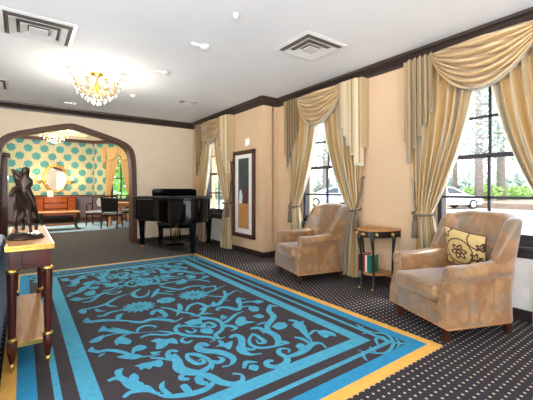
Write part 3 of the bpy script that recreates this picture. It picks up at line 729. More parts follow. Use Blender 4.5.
bk = [('dark', (28, 26, 30), .03, .20, .14, 'black book leftmost on the shelf of the half-round table'), ('red', (148, 34, 34), .035, .215, .15, 'dark red thick book beside the black one on the table shelf'),
      ('red2', (196, 52, 44), .022, .20, .15, 'bright red thin book in the middle of the table shelf'), ('white', (226, 220, 208), .028, .205, .15, 'white spined book between red and green books'), ('green', (30, 112, 92), .05, .21, .15, 'green book on the right of the shelf row')]
yb = TY+.155
for nme, c, t, h, d, lab in bk:
    cm = plain('book_cloth_'+nme, c, .5)
    yb -= t
    r = thing('book', lab, 'book', (TX-.29, yb+t/2, .1885), 0, 'books on the half-round table shelf')
    MB().box(0, -t/2, 0, d, -t/2+.003, h).box(0, t/2-.003, 0, d, t/2, h).box(-.003, -t/2, 0, .002, t/2, h).build('cover', cm, r)
    MB().box(.002, -t/2+.003, .004, d-.004, t/2-.003, h-.004).build('page_block', M['paper'], r)
    yb -= .003

# ------------------------------------------------------------ grand piano
PA = Vector((.878, -.48)); PB = Vector((-.48, -.878)); PO = Vector((2.52, 6.62))
pang = math.atan2(PA.y, PA.x)     # local +x = bass side, local -y = tail
gp = thing('grand_piano', 'glossy black baby grand piano standing in the corner beside the far window', 'piano', (PO.x, PO.y, 0), pang)
gp.scale = (1.01, 1.03, 1.03)
outl = [(-.73, .30), (-.73, -.15), (-.725, -.32), (-.69, -.46), (-.60, -.58), (-.46, -.66), (-.30, -.74), (-.17, -.84), (-.05, -.98), (.05, -1.09), (.18, -1.18), (.34, -1.225), (.50, -1.19), (.63, -1.09), (.70, -.95), (.73, -.78), (.73, -.3), (.73, .30)]
case = smooth_path(outl, 4)
def case_ring(poly, z0, z1, th, m):
    n = len(poly); cx, cy = 0.05, -.35
    inner = [(x+(cx-x)*th, y+(cy-y)*th) for x, y in poly]
    for i in range(n-1): m.prism([poly[i], poly[i+1], inner[i+1], inner[i]], z0, z1)
m = MB(); m.prism([p for p in case if True], .66, .99)
# (key end is cut lower)
rim = MB(); rim.prism([p for p in case if p[1] <= .02]+[(.73, .02), (-.73, .02)], .655, .985)
o = rim.build('case', M['black'], gp); bevel(o, .006)
kb = MB().box(-.73, .02, .60, .73, .30, .665); kb.box(-.73, .02, .665, -.67, .30, .88); kb.box(.67, .02, .665, .73, .30, .88); bevel(kb.build('keybed', M['black'], gp), .008)
ky = MB().box(-.62, .10, .665, .62, .27, .70); k_ = ky.build('keyboard', M['paper'], gp)
kk = MB()
for i in range(36): kk.box(-.61+i*.034, .10, .70, -.595+i*.034, .20, .712)
kk.build('black_keys', M['blackwood'], k_)
def scale_poly(P, s, c=(0, -.35)): return [(c[0]+(x-c[0])*s, c[1]+(y-c[1])*s) for x, y in P]
lidp = [p for p in scale_poly(case, 1.025) if p[1] <= -.22]
lid = MB().prism(lidp+[(.75, -.22), (-.75, -.22)], .992, 1.018); bevel(lid.build('lid', M['black'], gp, False), .006)
fl_ = MB().box(-.75, -.52, 1.02, .75, -.215, 1.042); bevel(fl_.build('lid_flap', M['black'], gp), .006)
md = MB(); md.T = Matrix.Translation((0, -.10, .985)) @ Matrix.Rotation(math.radians(18), 4, 'X'); md.prism([(-.42, 0), (-.43, .16), (-.40, .19), (-.3, .20), (.3, .20), (.40, .19), (.43, .16), (.42, 0)], -.01, .01, 'y')
bevel(md.build('music_desk', M['black'], gp), .004)
fb = MB().box(-.67, .0, .70, .67, .025, .86); fb.build('fallboard', M['black'], gp)
bt = MB().box(-.6, -.9, .60, .6, .0, .655) if 0 else MB().prism([p for p in scale_poly(case, .93) if p[1] <= .02]+[(.68, .02), (-.68, .02)], .60, .66); bt.build('underframe', M['black'], gp)
for (x, y) in ((-.66, .08), (.66, .08), (.43, -.96)):
    lg = MB(); 
    for z0, z1, a, b in ((.50, .62, .062, .066), (.12, .50, .036, .058), (.075, .12, .05, .05)):
        lg.add([(x-a, y-a, z0), (x+a, y-a, z0), (x+a, y+a, z0), (x-a, y+a, z0), (x-b, y-b, z1), (x+b, y-b, z1), (x+b, y+b, z1), (x-b, y+b, z1)], [(3, 2, 1, 0), (4, 5, 6, 7), (0, 1, 5, 4), (1, 2, 6, 5), (2, 3, 7, 6), (3, 0, 4, 7)])
    l_ = bevel(lg.build('leg', M['black'], gp), .004)
    cz = MB().lathe([(.018, .075), (.02, .06), (.02, .045), (.0, .045)], 10, (x, y, 0)); cz.tube([(x-.014, y, .024), (x+.014, y, .024)], .024, 12); cz.build('caster', M['brass'], l_, True)
ly = MB().box(-.17, -.02, .05, .17, .10, .10).box(-.10, .0, .10, -.075, .04, .61).box(.075, .0, .10, .10, .04, .61).box(-.15, -.01, .57, .15, .05, .61)
l_ = bevel(ly.build('pedal_lyre', M['black'], gp), .004)
for x in (-.035, 0, .035): MB().tube([(x, .02, .10), (x, .02, .57)], .011, 8).build('pedal_rod', M['brass'], l_, True)
for x in (-.07, 0, .07): MB().box(x-.014, .08, .055, x+.014, .22, .067, .004).build('pedal', M['brass'], l_, True)
for s in (-1, 1): MB().tube([(s*.09, .03, .14), (s*.05, -.30, .61)], .007, 8).build('lyre_brace', M['brass'], l_, True)

def loc_p(x, y): v = PO+PA*x-PB*y; return (v.x, v.y, 0)
bn = thing('piano_bench', 'black padded piano bench behind the grand piano', 'bench', loc_p(-.05, .52), pang)
bevel(MB().box(-.38, -.17, .43, .38, .17, .50).build('seat', M['leather'], bn), .02, 3)
MB().box(-.36, -.155, .36, .36, .155, .43).build('apron', M['black'], bn)
for x in (-.33, .33):
    for y in (-.13, .13): MB().tube([(x, y, .40), (x, y, .2), (x, y, 0)], [.03, .026, .018], 8).build('leg', M['black'], bn, True)

# ------------------------------------------------------------ tall framed picture and detector on the wall
y0, y1, z0, z1 = 4.99, 5.75, .29, 1.93
pf = thing('framed_picture', 'tall wood framed picture with white mat on the wall beside the far curtain', 'picture', (XR, (y0+y1)/2, (z0+z1)/2))
pm = Matrix.Translation((-XR, -(y0+y1)/2, -(z0+z1)/2))
m = MB(); m.T = pm; t = .075
for a, b, c, d in ((y0, y0+t, z0, z1), (y1-t, y1, z0, z1), (y0, y1, z0, z0+t), (y0, y1, z1-t, z1)): m.box(XR-.045, a, c, XR-.002, b, d)
bevel(m.build('frame', M['arch'], pf), .008)
m = MB(); m.T = pm; m.box(XR-.022, y0+t, z0+t, XR-.012, y1-t, z1-t); m.build('mat_board', M['white'], pf)
m = MB(); m.T = pm; m.box(XR-.026, y0+.20, z0+.17, XR-.0225, y1-.20, z1-.15)
art = plain('art_dark', (52, 66, 70), .3, c2=(74, 88, 88), scale=5); m.mi = 0
a0, a1, c0, c1 = y0+.20, y1-.20, z0+.17, z1-.15
X_ = XR-.0265
m.mi = 1; m.box(X_-.001, a0, c0, X_, a1, c0+.47)
m.mi = 2; m.prism([(a1-.02, c0+.47), (a1-.13, c0+.47), (a1-.15, c0+.62), (a1-.10, c0+.74), (a1-.05, c0+.70)], X_-.002, X_, 'x')
m.mi = 3; m.prism([(a0+.02, c0+.47), (a0+.11, c0+.47), (a0+.12, c0+.66), (a0+.07, c0+.82), (a0+.03, c0+.7)], X_-.002, X_, 'x')
m.build('artwork', [art, plain('art_ochre', (196, 140, 84), .4), M['white'], plain('art_red', (120, 40, 40), .4)], pf)
o = MB(); o.box(XR-.05, 5.20, 2.02, XR, 5.29, 2.14, .012); o.lathe([(.0, .0), (.03, .0), (.02, -.03), (0, -.035)], 14, (XR-.04, 5.245, 2.02))
tag(o.build('motion_sensor', M['white'], None, True), 'small white sensor on the wall above the framed picture', 'sensor')

# ------------------------------------------------------------ ceiling fittings
def diffuser(label, loc, sx_, sy_, rz=0, core=True):
    t = thing('ceiling_vent', label, 'air vent', (loc[0], loc[1], CEIL), rz, None)
    def frm(hx, hy, w, z0, z1, k=1, z2=None):
        m = MB(); 
        o_ = [(-hx, -hy), (hx, -hy), (hx, hy), (-hx, hy)]; i_ = [(-hx+w, -hy+w), (hx-w, -hy+w), (hx-w, hy-w), (-hx+w, hy-w)]
        vs = [(x, y, z0) for x, y in o_]+[(x, y, z1) for x, y in i_]
        m.add(vs, [(0, 1, 5, 4), (1, 2, 6, 5), (2, 3, 7, 6), (3, 0, 4, 7)]); return m
    MB().box(-sx_/2+.02, -sy_/2+.02, -.008, sx_/2-.02, sy_/2-.02, -.001).build('duct_backing', M['slot'], t)
    solid(frm(sx_/2, sy_/2, .035, -.003, -.014).build('outer_flange', M['grille'], t, fix=False), .004)
    for k, f in enumerate((.76, .48)):
        w = sx_/2*.19; solid(frm(sx_/2*f, sy_/2*f, min(w, .08), -.036, -.014).build('louvre_ring', M['grille'], t, fix=False), .003)
    MB().box(-sx_*.13, -sy_*.13, -.034, sx_*.13, sy_*.13, -.028).build('centre_plate', M['grille'], t)
    return t
diffuser('large square ceiling vent above the far armchair window', (2.62, 2.76), .60, .56)
diffuser('large ceiling vent cut by the upper left corner of the view', (.13, 4.04), .62, .62)
diffuser('small ceiling vent near the far right corner', (2.44, 5.81), .36, .30)
diffuser('white ceiling vent at the far left edge of the ceiling', (-.45, 6.48), .56, .62)
def detector(px, py, label, nm, k=1, arm=False):
    x, y = at(px, py, CEIL)
    o = MB().lathe([(0, 0), (.055*k, 0), (.055*k, -.02), (.04*k, -.035), (.015, -.045), (0, -.047)], 20, (x, y, CEIL))
    if arm: o.box(x-.16, y-.02, CEIL-.03, x, y+.02, CEIL-.001, .006)
    tag(o.build(nm, M['grille'], None, True), label, 'ceiling fitting')
detector(205, 46, 'white detector with side bracket in the middle of the ceiling', 'smoke_detector', 1.1, True)
detector(236, 14, 'small white ceiling sprinkler nearest the camera', 'sprinkler', .5)
detector(165, 72, 'white ceiling detector right of the crystal chandelier', 'smoke_detector', 1.0, True)
detector(74, 103, 'small white ceiling detector below left of the chandelier', 'smoke_detector', .8, True)
detector(133, 95, 'flat white ceiling disc behind the chandelier', 'ceiling_disc', .9)

cry = MB(); cry.add([(0, 0, .02), (.009, 0, 0), (0, .009, 0), (-.009, 0, 0), (0, -.009, 0), (0, 0, -.03)], [(0, 1, 2), (0, 2, 3), (0, 3, 4), (0, 4, 1), (5, 2, 1), (5, 3, 2), (5, 4, 3), (5, 1, 4)])
def chandelier(label, loc, R, H, grp=None, dens=1, power=30):
    t = thing('crystal_chandelier', label, 'chandelier', loc)
    MB().lathe([(0, 0), (.09, 0), (.085, -.015), (.04, -.03), (.018, -.05), (.014, -.12), (.03, -.15), (.014, -.18), (.012, -H*.8), (0, -H*.8)], 20).build('ceiling_plate', M['gold'], t, True)
    first = None
    na = 8
    for k in range(na):
        a = 2*PI*k/na+.2; ca, sa = cos(a), sin(a)
        P = smooth_path([(0, 0, -.14), (R*.35*ca, R*.35*sa, -H*.62), (R*.75*ca, R*.75*sa, -H*.6), (R*.92*ca, R*.92*sa, -H*.35)], 5)
        arm = MB().tube(P, .006, 6); arm.lathe([(0, 0), (.03, .0), (.035, .012), (.0, .006)], 12, P[-1]); arm.build('arm', M['gold'], t, True)
        MB().ball((P[-1][0]*.98, P[-1][1]*.98, P[-1][2]+.045), (.013, .013, .032), 8, 6).build('bulb', M['bulb'], t, True)
    protoc = None
    rings = [(1.0, -.10, 18), (1.0, -.20, 18), (.85, -.30, 16), (.62, -.36, 12), (.98, -.15, 18), (.4, -.42, 8), (.15, -.46, 5)]
    for ri, (rf, zf, n) in enumerate(rings):
        for k in range(int(n*dens)):
            a = 2*PI*(k+.5*(ri % 2))/int(n*dens)
            if protoc is None: c = cry.build('crystal', M['crystal'], t); protoc = c
            else: c = protoc.copy(); col.objects.link(c); c.parent = t
            c.location = (R*rf*cos(a), R*rf*sin(a), zf*H/.46-.0); c.scale = (1.5, 1.5, 1.35)
    for rf, zf in ((1.0, -.075), (.85, -.27), (.5, -.37)):
        MB().tube([(R*rf*cos(a), R*rf*sin(a), zf*H/.46) for a in [2*PI*k/32 for k in range(33)]], .0045, 6).build('gilt_ring', M['gold'], t, True)
    l = bpy.data.lights.new('chandelier_light', 'POINT'); l.energy = power; l.color = (1, .93, .82); l.shadow_soft_size = .12
    lo = bpy.data.objects.new('chandelier_light', l); col.objects.link(lo); lo.parent = t; lo.location = (0, 0, -.52)
    return t
cx, cy = at(97, 74, CEIL)
chandelier('gold and crystal chandelier hanging from the main room ceiling', (cx, cy, CEIL), .29, .40, power=26)

# ------------------------------------------------------------ sofa table with bronze, blue sofa
ct = thing('console_table', 'long narrow mahogany console table with gilt edges carrying the bronze', 'console table', (.042, 3.36, .0105))
TZ = .82; L0, L1 = -.66, .66; HWc = .13
bevel(MB().box(-HWc+.004, L0+.004, TZ-.012, HWc-.004, L1-.004, TZ).build('table_top', M['tan'], ct), .003)
m = MB().box(-HWc-.004, L0-.004, TZ-.034, HWc+.004, L1+.004, TZ-.012); 
for s in (-1, 1): m.box(s*HWc-.006, L0, TZ-.012, s*HWc+.006, L1, TZ+.003)
for y in (L0, L1): m.box(-HWc, y-.006, TZ-.012, HWc, y+.006, TZ+.003)
bevel(m.build('gilt_edge', M['gold'], ct), .003)
ap = MB().box(-HWc+.014, L0+.02, TZ-.155, HWc-.014, L1-.02, TZ-.034); ap.box(-.045, L0+.012, TZ-.13, .045, L0+.02, TZ-.05); bevel(ap.build('apron', M['mahog'], ct), .003)
bevel(MB().box(-HWc+.03, L0+.04, .155, HWc-.03, L1-.04, .175).build('shelf', M['tan'], ct), .003)
MB().box(-HWc+.028, L0+.036, .15, HWc-.028, L0+.044, .178).build('shelf_edge', M['gold'], ct)
for x in (-.098, .098):
    for y in (L0+.034, L1-.03):
        lg = MB().lathe([(.0, .05), (.012, .05), (.02, .10), (.028, .13), (.03, .20), (.02, .215), (.022, .24), (.0285, .62), (.025, .66), (.0, .66)], 14, (x, y, 0))
        lg.box(x-.028, y-.028, .135, x+.028, y+.028, .195)
        l_ = lg.build('leg', M['mahog'], ct, 'auto')
        MB().lathe([(.0, 0), (.008, 0), (.014, .03), (.016, .055), (.0, .06)], 12, (x, y, 0)).build('gilt_foot', M['gold'], l_, True)
        for pf_ in ([(.02, .195), (.032, .2), (.032, .216), (.02, .222)], [(.026, .64), (.035, .645), (.035, .664), (.026, .668)]): MB().lathe(pf_, 14, (x, y, 0)).build('gilt_collar', M['gold'], l_, True)

def skin_obj(name, chains, mat, parent=None, lvl=2):
    """chains: list of joint lists [(x,y,z,r)...]; a joint given as an int index refers to an earlier vertex"""
    me = bpy.data.meshes.new(name); bm = bmesh.new(); ly = bm.verts.layers.skin.verify(); vs = []
    for ch in chains:
        prev = None
        for j in ch:
            if isinstance(j, int): v = vs[j]
            else:
                v = bm.verts.new(j[:3]); r = j[3]; rr = r if isinstance(r, tuple) else (r, r); v[ly].radius = rr; vs.append(v)
            if prev: bm.edges.new((prev, v))
            prev = v
    vs[0][ly].use_root = True
    bm.to_mesh(me); bm.free(); me.materials.append(mat)
    o = bpy.data.objects.new(name, me); col.objects.link(o)
    if parent: o.parent = parent
    s = o.modifiers.new('skin', 'SKIN'); s.use_smooth_shade = True
    subd(o, lvl); return o
hx, hy = at(24, 236, TZ); 
st = thing('bronze_statuette', 'dark bronze horse and rider statuette on the console table', 'sculpture', (.02, 3.10, TZ+.012), math.radians(-16))
st.scale = (1.1, 1.1, 1.14)
bs = MB().lathe([(0, 0), (.115, 0), (.118, .008), (.108, .014), (.106, .024), (.09, .034), (0, .036)], 30)
for i, v in enumerate(bs.v): bs.v[i] = (v[0]*.92, v[1]*1.0, v[2]+.004*sin(v[0]*60)*(v[2] > .03))
bs.build('base', M['bronze'], st, True)
# horse faces the camera (-Y), head lowered and turned, one fore leg advanced
skin_obj('horse', [
    [(0, .07, .235, .042), (0, .03, .225, .046), (0, -.05, .235, .042), (0, -.095, .265, .034), (-.005, -.12, .305, .024), (-.01, -.145, .335, .021), (-.02, -.17, .315, .017), (-.028, -.19, .28, .011)],
    [2, (.032, -.065, .19, .02), (.042, -.085, .12, .012), (.048, -.08, .07, .009), (.056, -.09, .042, .013)],
    [2, (-.032, -.06, .19, .02), (-.040, -.075, .12, .012), (-.036, -.06, .07, .009), (-.036, -.07, .042, .013)],
    [0, (.034, .07, .18, .026), (.038, .05, .125, .013), (.04, .08, .085, .009), (.04, .07, .042, .013)],
    [0, (-.034, .08, .18, .026), (-.038, .06, .125, .013), (-.04, .09, .085, .009), (-.04, .08, .042, .013)],
    [0, (0, .11, .25, .014), (0, .13, .20, .016), (0, .125, .13, .008)],
], M['bronze'], st)
skin_obj('rider', [
    [(0, .01, .285, .030), (0, .0, .33, .026), (.002, -.01, .375, .030), (.004, -.012, .405, .014), (.004, -.016, .44, .028), (.004, -.018, .472, .025)],
    [2, (-.032, -.005, .385, .014), (-.05, .0, .40, .012), (-.068, -.01, .435, .010), (-.075, -.012, .455, .011)],
    [2, (.034, -.01, .38, .013), (.042, -.04, .345, .010), (.018, -.07, .33, .009)],
    [0, (.038, -.005, .265, .018), (.056, -.02, .215, .014), (.058, .0, .16, .009), (.058, -.018, .148, .008)],
    [0, (-.038, -.005, .265, .018), (-.056, -.02, .215, .014), (-.058, .0, .16, .009), (-.058, -.018, .148, .008)],
], M['bronze'], st)
cp = MB().grid(lambda u, v: (-.02-.075*v*(1-.3*u), .02+.03*u+.02*v, .455-.13*u-.02*(1-v)*1), 8, 8); cp.uv = {}
solid(cp.build('flying_cape', M['bronze'], st, True), .006)

sf = thing('sofa', 'dark blue upholstered sofa backing onto the console table', 'sofa', (-.60, 3.15, 0))
b = MB().box(-.42, -.95, .12, .42, .95, .42, .03); b.build('seat_base', M['bluecloth'], sf, True)
b = MB(); b.prism([(.26, .10), (.478, .10), (.478, .70), (.46, .76), (.40, .78), (.33, .76), (.28, .6)], -.95, .95, 'y'); bevel(b.build('backrest', M['bluecloth'], sf, False), .02, 3)
for s in (-1, 1):
    b = MB().box(-.44, s*.95-.09, .10, .40, s*.95+.09, .60, .05); b.build('arm', M['bluecloth'], sf, True)
for s in (-.43, .43): MB().box(-.38, s-.41, .42, .27, s+.41, .54, .04).build('seat_cushion', M['bluecloth'], sf, True)
for x in (-.36, .38):
    for y in (-.88, .88): MB().tube([(x, y, .12), (x, y, 0)], [.03, .02], 8).build('leg', M['darkleg'], sf, True)

# ------------------------------------------------------------ room beyond the arch
Y2 = 14.5; H2 = 3.08; C2 = 2.96
cxw, cyw = 2.26, Y2; chl = 1.78; cdir = Vector((.70, -.714))
def pwall(name, o_, dirv, L, holes=()):
    """papered wall in its own frame: local x along wall, local y into the wall"""
    an = math.atan2(dirv.y, dirv.x)
    m = MB(); xs = sorted({0, L}|{h[0] for h in holes}|{h[1] for h in holes}); zs = sorted({.97, H2}|{h[2] for h in holes}|{h[3] for h in holes})
    for a, b in zip(xs, xs[1:]):
        for c, d in zip(zs, zs[1:]):
            if any(h[0] <= a and b <= h[1] and h[2] <= c and d <= h[3] for h in holes): continue
            m.box(a, 0, c, b, .15, d)
    m.mi = 1; 
    for a, b in zip(xs, xs[1:]):
        if any(h[0] <= a and b <= h[1] and h[2] < .97 for h in holes):
            m.box(a, 0, 0, b, .15, min(h[2] for h in holes)); continue
        m.box(a, 0, 0, b, .15, .97)
    w = m.build(name, [M['paperwall'], M['greyplum']]); w.location = (o_[0], o_[1], 0); w.rotation_euler = (0, 0, an); struct(w)
    c = MB().box(0, -.08, C2, L, 0, H2); c.mi = 0; c.box(0, -.03, .94, L, 0, .985); c.box(0, -.03, 0, L, 0, .13)
    t = c.build('trim_%d' % (4 if name == 'wall_back' else 5 if name == 'wall_corner' else 6), M['arch']); t.location = w.location; t.rotation_euler = w.rotation_euler; struct(bevel(t, .01))
    return w, an
pwall('wall_back', (-3.2, Y2), Vector((1, 0)), 3.2+cxw)
wo0, wo1 = .70, 1.50
w, can = pwall('wall_corner', (cxw, cyw), cdir, chl, [(wo0, wo1, .78, 2.5)])
ex, ey = cxw+cdir.x*chl, cyw+cdir.y*chl
pwall('wall_side', (ex, ey), Vector((0, -1)), ey-YF-.2)
struct(MB().box(-3.4, YF+th, 0, -3.2, Y2+.2, H2).build('wall_left', M['cream']))
struct(MB().box(-3.4, YF, 2.75, ex+.3, YF+th, H2).build('wall_far', M['cream']))
m = MB().box(-3.3, YF+.1, H2, ex+.3, Y2+.3, H2+.1)
struct(m.build('ceiling', M['ceil2']))
m = MB()
for (a, b, c, d) in ((-1.6, 2.0, 9.6, 9.8), (-1.6, 2.0, 13.2, 13.4), (-1.6, -1.4, 9.6, 13.4), (1.8, 2.0, 9.6, 13.4)): m.box(a, c, H2-.05, b, d, H2)
struct(bevel(m.build('trim_7', plain('cream_ceiling_moulding', (226, 208, 168), .6)), .02))
struct(MB().box(XM, YF, -.12, ex+.2, Y2+.2, 0).build('floor', M['carpet']))
# window of the far room, in the wall's frame
wt = MB(); 
for a, b, c, d in ((wo0, wo0+.05, .78, 2.5), (wo1-.05, wo1, .78, 2.5), (wo0, wo1, .78, .84), (wo0, wo1, 2.44, 2.5), (wo0, wo1, 1.6, 1.64), ((wo0+wo1)/2-.015, (wo0+wo1)/2+.015, .8, 2.5)): wt.box(a, .03, c, b, .09, d)
wn = struct(wt.build('window_4', M['wframe'])); wn.location = (cxw, cyw, 0); wn.rotation_euler = (0, 0, can)
MB().box(wo0+.05, .055, .84, wo1-.05, .062, 2.44).build('glass_pane', M['glass'], wn)
wi = MB().box(wo0-.05, -.06, .74, wo1+.05, .03, .78); wi.build('window_sill', M['wframe'], wn)
def far_panel(sgn, label):
    c = (wo0+wo1)/2
    def fn(u, v):
        z = lerp(2.5, .02, v)
        if z > 1.0: t = (2.5-z)/1.5; a = lerp(.02, .36, t**1.2); b = .56
        else: t = 1-z; a = lerp(.36, .28, min(1, t*2)); b = .56
        return (c+sgn*(a+(b-a)*u), -.07-.025*sin(u*2*PI*6), z)
    m = MB(); m.grid(fn, 48, 24, lambda u, v: (u*.8, v)); o = m.build('curtain_panel', M['goldcurt'], None, True); solid(o, .006); tag(o, label, 'curtain', 'gold curtains of the far room window')
    o.location = (cxw, cyw, 0); o.rotation_euler = (0, 0, can)
far_panel(-1, 'left plain gold curtain leaf in the room beyond the arch'); far_panel(1, 'right plain gold curtain leaf in the room beyond the arch')
fv = thing('swag_valance', 'plain gold scalloped valance over the window beyond the arch', 'valance', (cxw, cyw, 0), can)
for k, (a, b) in enumerate(((.52, 1.10), (1.10, 1.68))):
    def fn(u, v, a=a, b=b):
        s = 2*u-1; sag = 1-abs(s)**2
        return (lerp(a, b, u), -.11-.03*abs(sin(v*PI*5))*sag-.02, 2.78-.05*v-.42*v*sag)
    m = MB(); m.grid(fn, 24, 40, lambda u, v: (v, u)); solid(m.build('swag', M['goldcurt'], fv, True), .006)
for a, L_ in ((.50, .85), (1.10, .45), (1.70, .85)):
    def fn(u, v, a=a, L_=L_): return (a-.10+.2*u, -.15-.02*sin(u*PI*5), 2.79-v*(L_*(.8+.2*cos(u*PI*5))))
    m = MB(); m.grid(fn, 20, 10, lambda u, v: (u*.3, v)); solid(m.build('tail', M['goldcurt'], fv, True), .006)
MB().box(.45, -.12, 2.75, 1.75, 0, 2.79).build('valance_board', M['goldcurt'], fv)

o = MB().box(-2.2, 10.85, .0005, 3.2, 13.4, .012).build('area_rug', M['paleblue']); tag(o, 'pale blue and grey rug on the floor beyond the arch', 'rug')
# chest with doors and drawers against the back wall
cd = thing('bow_front_commode', 'orange cherry bow front commode below the oval mirror', 'chest of drawers', (.95, Y2-.035, 0))
def bow(w, d, n=16): return [(-w, 0), (w, 0)]+[(w*cos(PI*k/n)*1.0, -d*.62-d*.38*sin(PI*k/n)) for k in range(n+1)]
MB().prism(bow(.66, .55), .30, .90).build('body', M['mahog'], cd); bevel(MB().prism(bow(.69, .58), .90, .93).build('top', M['cherry'], cd), .005)
for zi, (a, b) in enumerate(((.32, .49), (.525, .69), (.725, .885))):
    for (xa, xb) in ((-.34, .34),):
        d_ = MB()
        P = [(lerp(xa, xb, k/10), -.55*.62-.55*.38*math.sqrt(1-(lerp(xa, xb, k/10)/.66)**2)) for k in range(11)]
        d_.prism([(x, y+.002) for x, y in P]+[(x, y-.02) for x, y in P[::-1]], a, b); dr = d_.build('drawer', M['cherry'], cd)
        for x in (-.2, .2): MB().ball((x, -.575, (a+b)/2), (.025, .02, .02), 8, 6).build('pull', M['brass'], dr, True)
for s in (-1, 1):
    for xx in (.45,):
        P = [(lerp(.37, .62, k/6), -.55*.62-.55*.38*math.sqrt(1-(lerp(.37, .62, k/6)/.66)**2)) for k in range(7)]
        d_ = MB().prism([(s*x, y+.002) for x, y in P]+[(s*x, y-.012) for x, y in P[::-1]], .32, .88); dr = d_.build('door', M['cherry'], cd)
        MB().ball((s*.40, -.56, .6), .02, 8, 6).build('pull', M['brass'], dr, True)
for x in (-.6, .6):
    for y in (-.05, -.34): MB().tube([(x, y, .31), (x*1.0, y, .15), (x*1.04, y, 0)], [.04, .028, .022], 8).build('leg', M['cherry'], cd, True)
mr = thing('oval_mirror', 'oval gold framed mirror on the patterned wallpaper', 'mirror', (.98, Y2-.03, 1.60))
def ovr(a, b, y, n=40): return [(a*cos(2*PI*k/n), y, b*sin(2*PI*k/n)) for k in range(n+1)]
MB().tube(ovr(.37, .49, 0), .035, 10, False).tube(ovr(.31, .43, -.01), .016, 8, False).build('frame', M['gold'], mr, True)
MB().prism([(p[0], p[2]) for p in ovr(.335, .455, 0)[:-1]], -.005, .005, 'y').build('mirror_glass', M['mirror'], mr)
for s in (-1, 1):
    sn = thing('wall_sconce', ('left' if s < 0 else 'right')+' glowing gold wall sconce flanking the oval mirror', 'wall light', (.98+s*.50, Y2, 1.52), 0, 'sconces beside the oval mirror')
    MB().box(-.04, -.015, -.12, .04, 0, .10, .006).build('back_plate', M['gold'], sn, True)
    MB().tube(smooth_path([(0, -.01, -.05), (0, -.08, -.09), (0, -.12, -.04), (0, -.12, .02)]), .009, 6).build('arm', M['gold'], sn, True)
    MB().lathe([(.03, .0), (.075, .02), (.06, .16), (.035, .18), (.0, .18)], 14, (0, -.12, 0)).build('lamp_shade', M['bulbdim'], sn, True)
    l = bpy.data.lights.new('sconce_light', 'POINT'); l.energy = 9; l.color = (1, .78, .45); l.shadow_soft_size = .06
    lo = bpy.data.objects.new('sconce_light', l); col.objects.link(lo); lo.parent = sn; lo.location = (0, -.26, .1)
pc = thing('photo_frame', 'small white framed card standing on the commode', 'picture frame', (.80, Y2-.33, .93))
m = MB(); m.T = Matrix.Rotation(math.radians(-12), 4, 'X'); m.box(-.09, -.008, 0, .09, .008, .24); m.build('frame', M['white'], pc)
m = MB(); m.T = Matrix.Rotation(math.radians(-12), 4, 'X'); m.box(-.07, -.0105, .025, .07, -.008, .215); m.build('card', M['paper'], pc)

lt = thing('low_table', 'low wooden table with black cabriole legs in front of the commode', 'coffee table', (.88, 11.55, .012), 0)
bevel(MB().box(-.52, -.32, .50, .52, .32, .53).build('table_top', M['oak'], lt), .006)
MB().box(-.46, -.27, .43, .46, .27, .50).build('apron', M['cherry'], lt); MB().box(-.36, -.2, .14, .36, .2, .16).build('shelf', M['cherry'], lt)
for x in (-1, 1):
    for y in (-1, 1): MB().tube(smooth_path([(x*.44, y*.26, .50), (x*.48, y*.29, .38), (x*.41, y*.23, .16), (x*.46, y*.28, .0)]), [.035]*7+[.022]*11+[.024], 8).build('leg', M['blackwood'], lt, True)

def dining_chair(label, loc, rz, frame, seatm, backm, padded=True, arms=False, grp='chairs of the room beyond the arch'):
    t = thing('dining_chair', label, 'chair', loc, rz, grp)       # faces +Y
    bevel(MB().box(-.25, -.23, .42, .25, .25, .48).build('seat', seatm, t), .02, 3)
    MB().box(-.24, -.22, .36, .24, .24, .42).build('seat_rail', frame, t)
    for s in (-1, 1):
        MB().tube(smooth_path([(s*.22, .22, .42), (s*.22, .22, .2), (s*.235, .25, 0)]), .022, 8).build('leg', frame, t, True)
        MB().tube(smooth_path([(s*.23, -.30, 0), (s*.22, -.22, .3), (s*.22, -.22, .5), (s*.235, -.30, .97)]), .022, 8).build('leg', frame, t, True)
        if arms:
            MB().tube(smooth_path([(s*.23, -.25, .72), (s*.27, -.05, .70), (s*.27, .12, .68), (s*.24, .14, .45)]), .018, 8).build('arm', frame, t, True)
    if padded:
        m = MB(); m.T = Matrix.Translation((0, -.235, .5)) @ Matrix.Rotation(math.radians(9), 4, 'X'); m.box(-.215, -.02, .0, .215, .025, .43, .015); m.build('backrest', backm, t, True)
    else:
        m = MB(); m.tube([(.14*cos(a), -.25-.12*(sin(a)*.5+.5)*.5, .74+.17*sin(a)) for a in [2*PI*k/20 for k in range(21)]], .014, 6); m.build('back_hoop', frame, t, True)
        m = MB().ball((0, -.275, .74), (.12, .015, .15), 14, 8); m.build('backrest', backm, t, True)
    MB().tube([(-.235, -.30, .96), (0, -.31, .985), (.235, -.30, .96)], .024, 8).build('top_rail', frame, t, True)
    return t
x, y = at(91, 224.5); dining_chair('wooden armchair with pale floral seat beside the commode', (1.97, 12.2, .012), math.radians(150), M['mahog'], M['seatcloth'], M['seatcloth'], False, True)
x, y = at(109, 228); dining_chair('dining chair with black leather back seen from behind through the arch', (2.24, 11.15, .012), math.radians(-30), M['mahog'], M['seatcloth'], M['leather'])
dining_chair('dining chair with pale seat on the far side of the orange table', (3.0, 12.3, .012), math.radians(140), M['mahog'], M['seatcloth'], M['leather'])
dt = thing('dining_table', 'light orange wooden dining table below the far window', 'table', (2.78, 11.65, .012), math.radians(-45))
bevel(MB().box(-.50, -.32, .72, .50, .32, .76).build('table_top', M['oak'], dt), .006); MB().box(-.44, -.26, .63, .44, .26, .72).build('apron', M['oak'], dt)
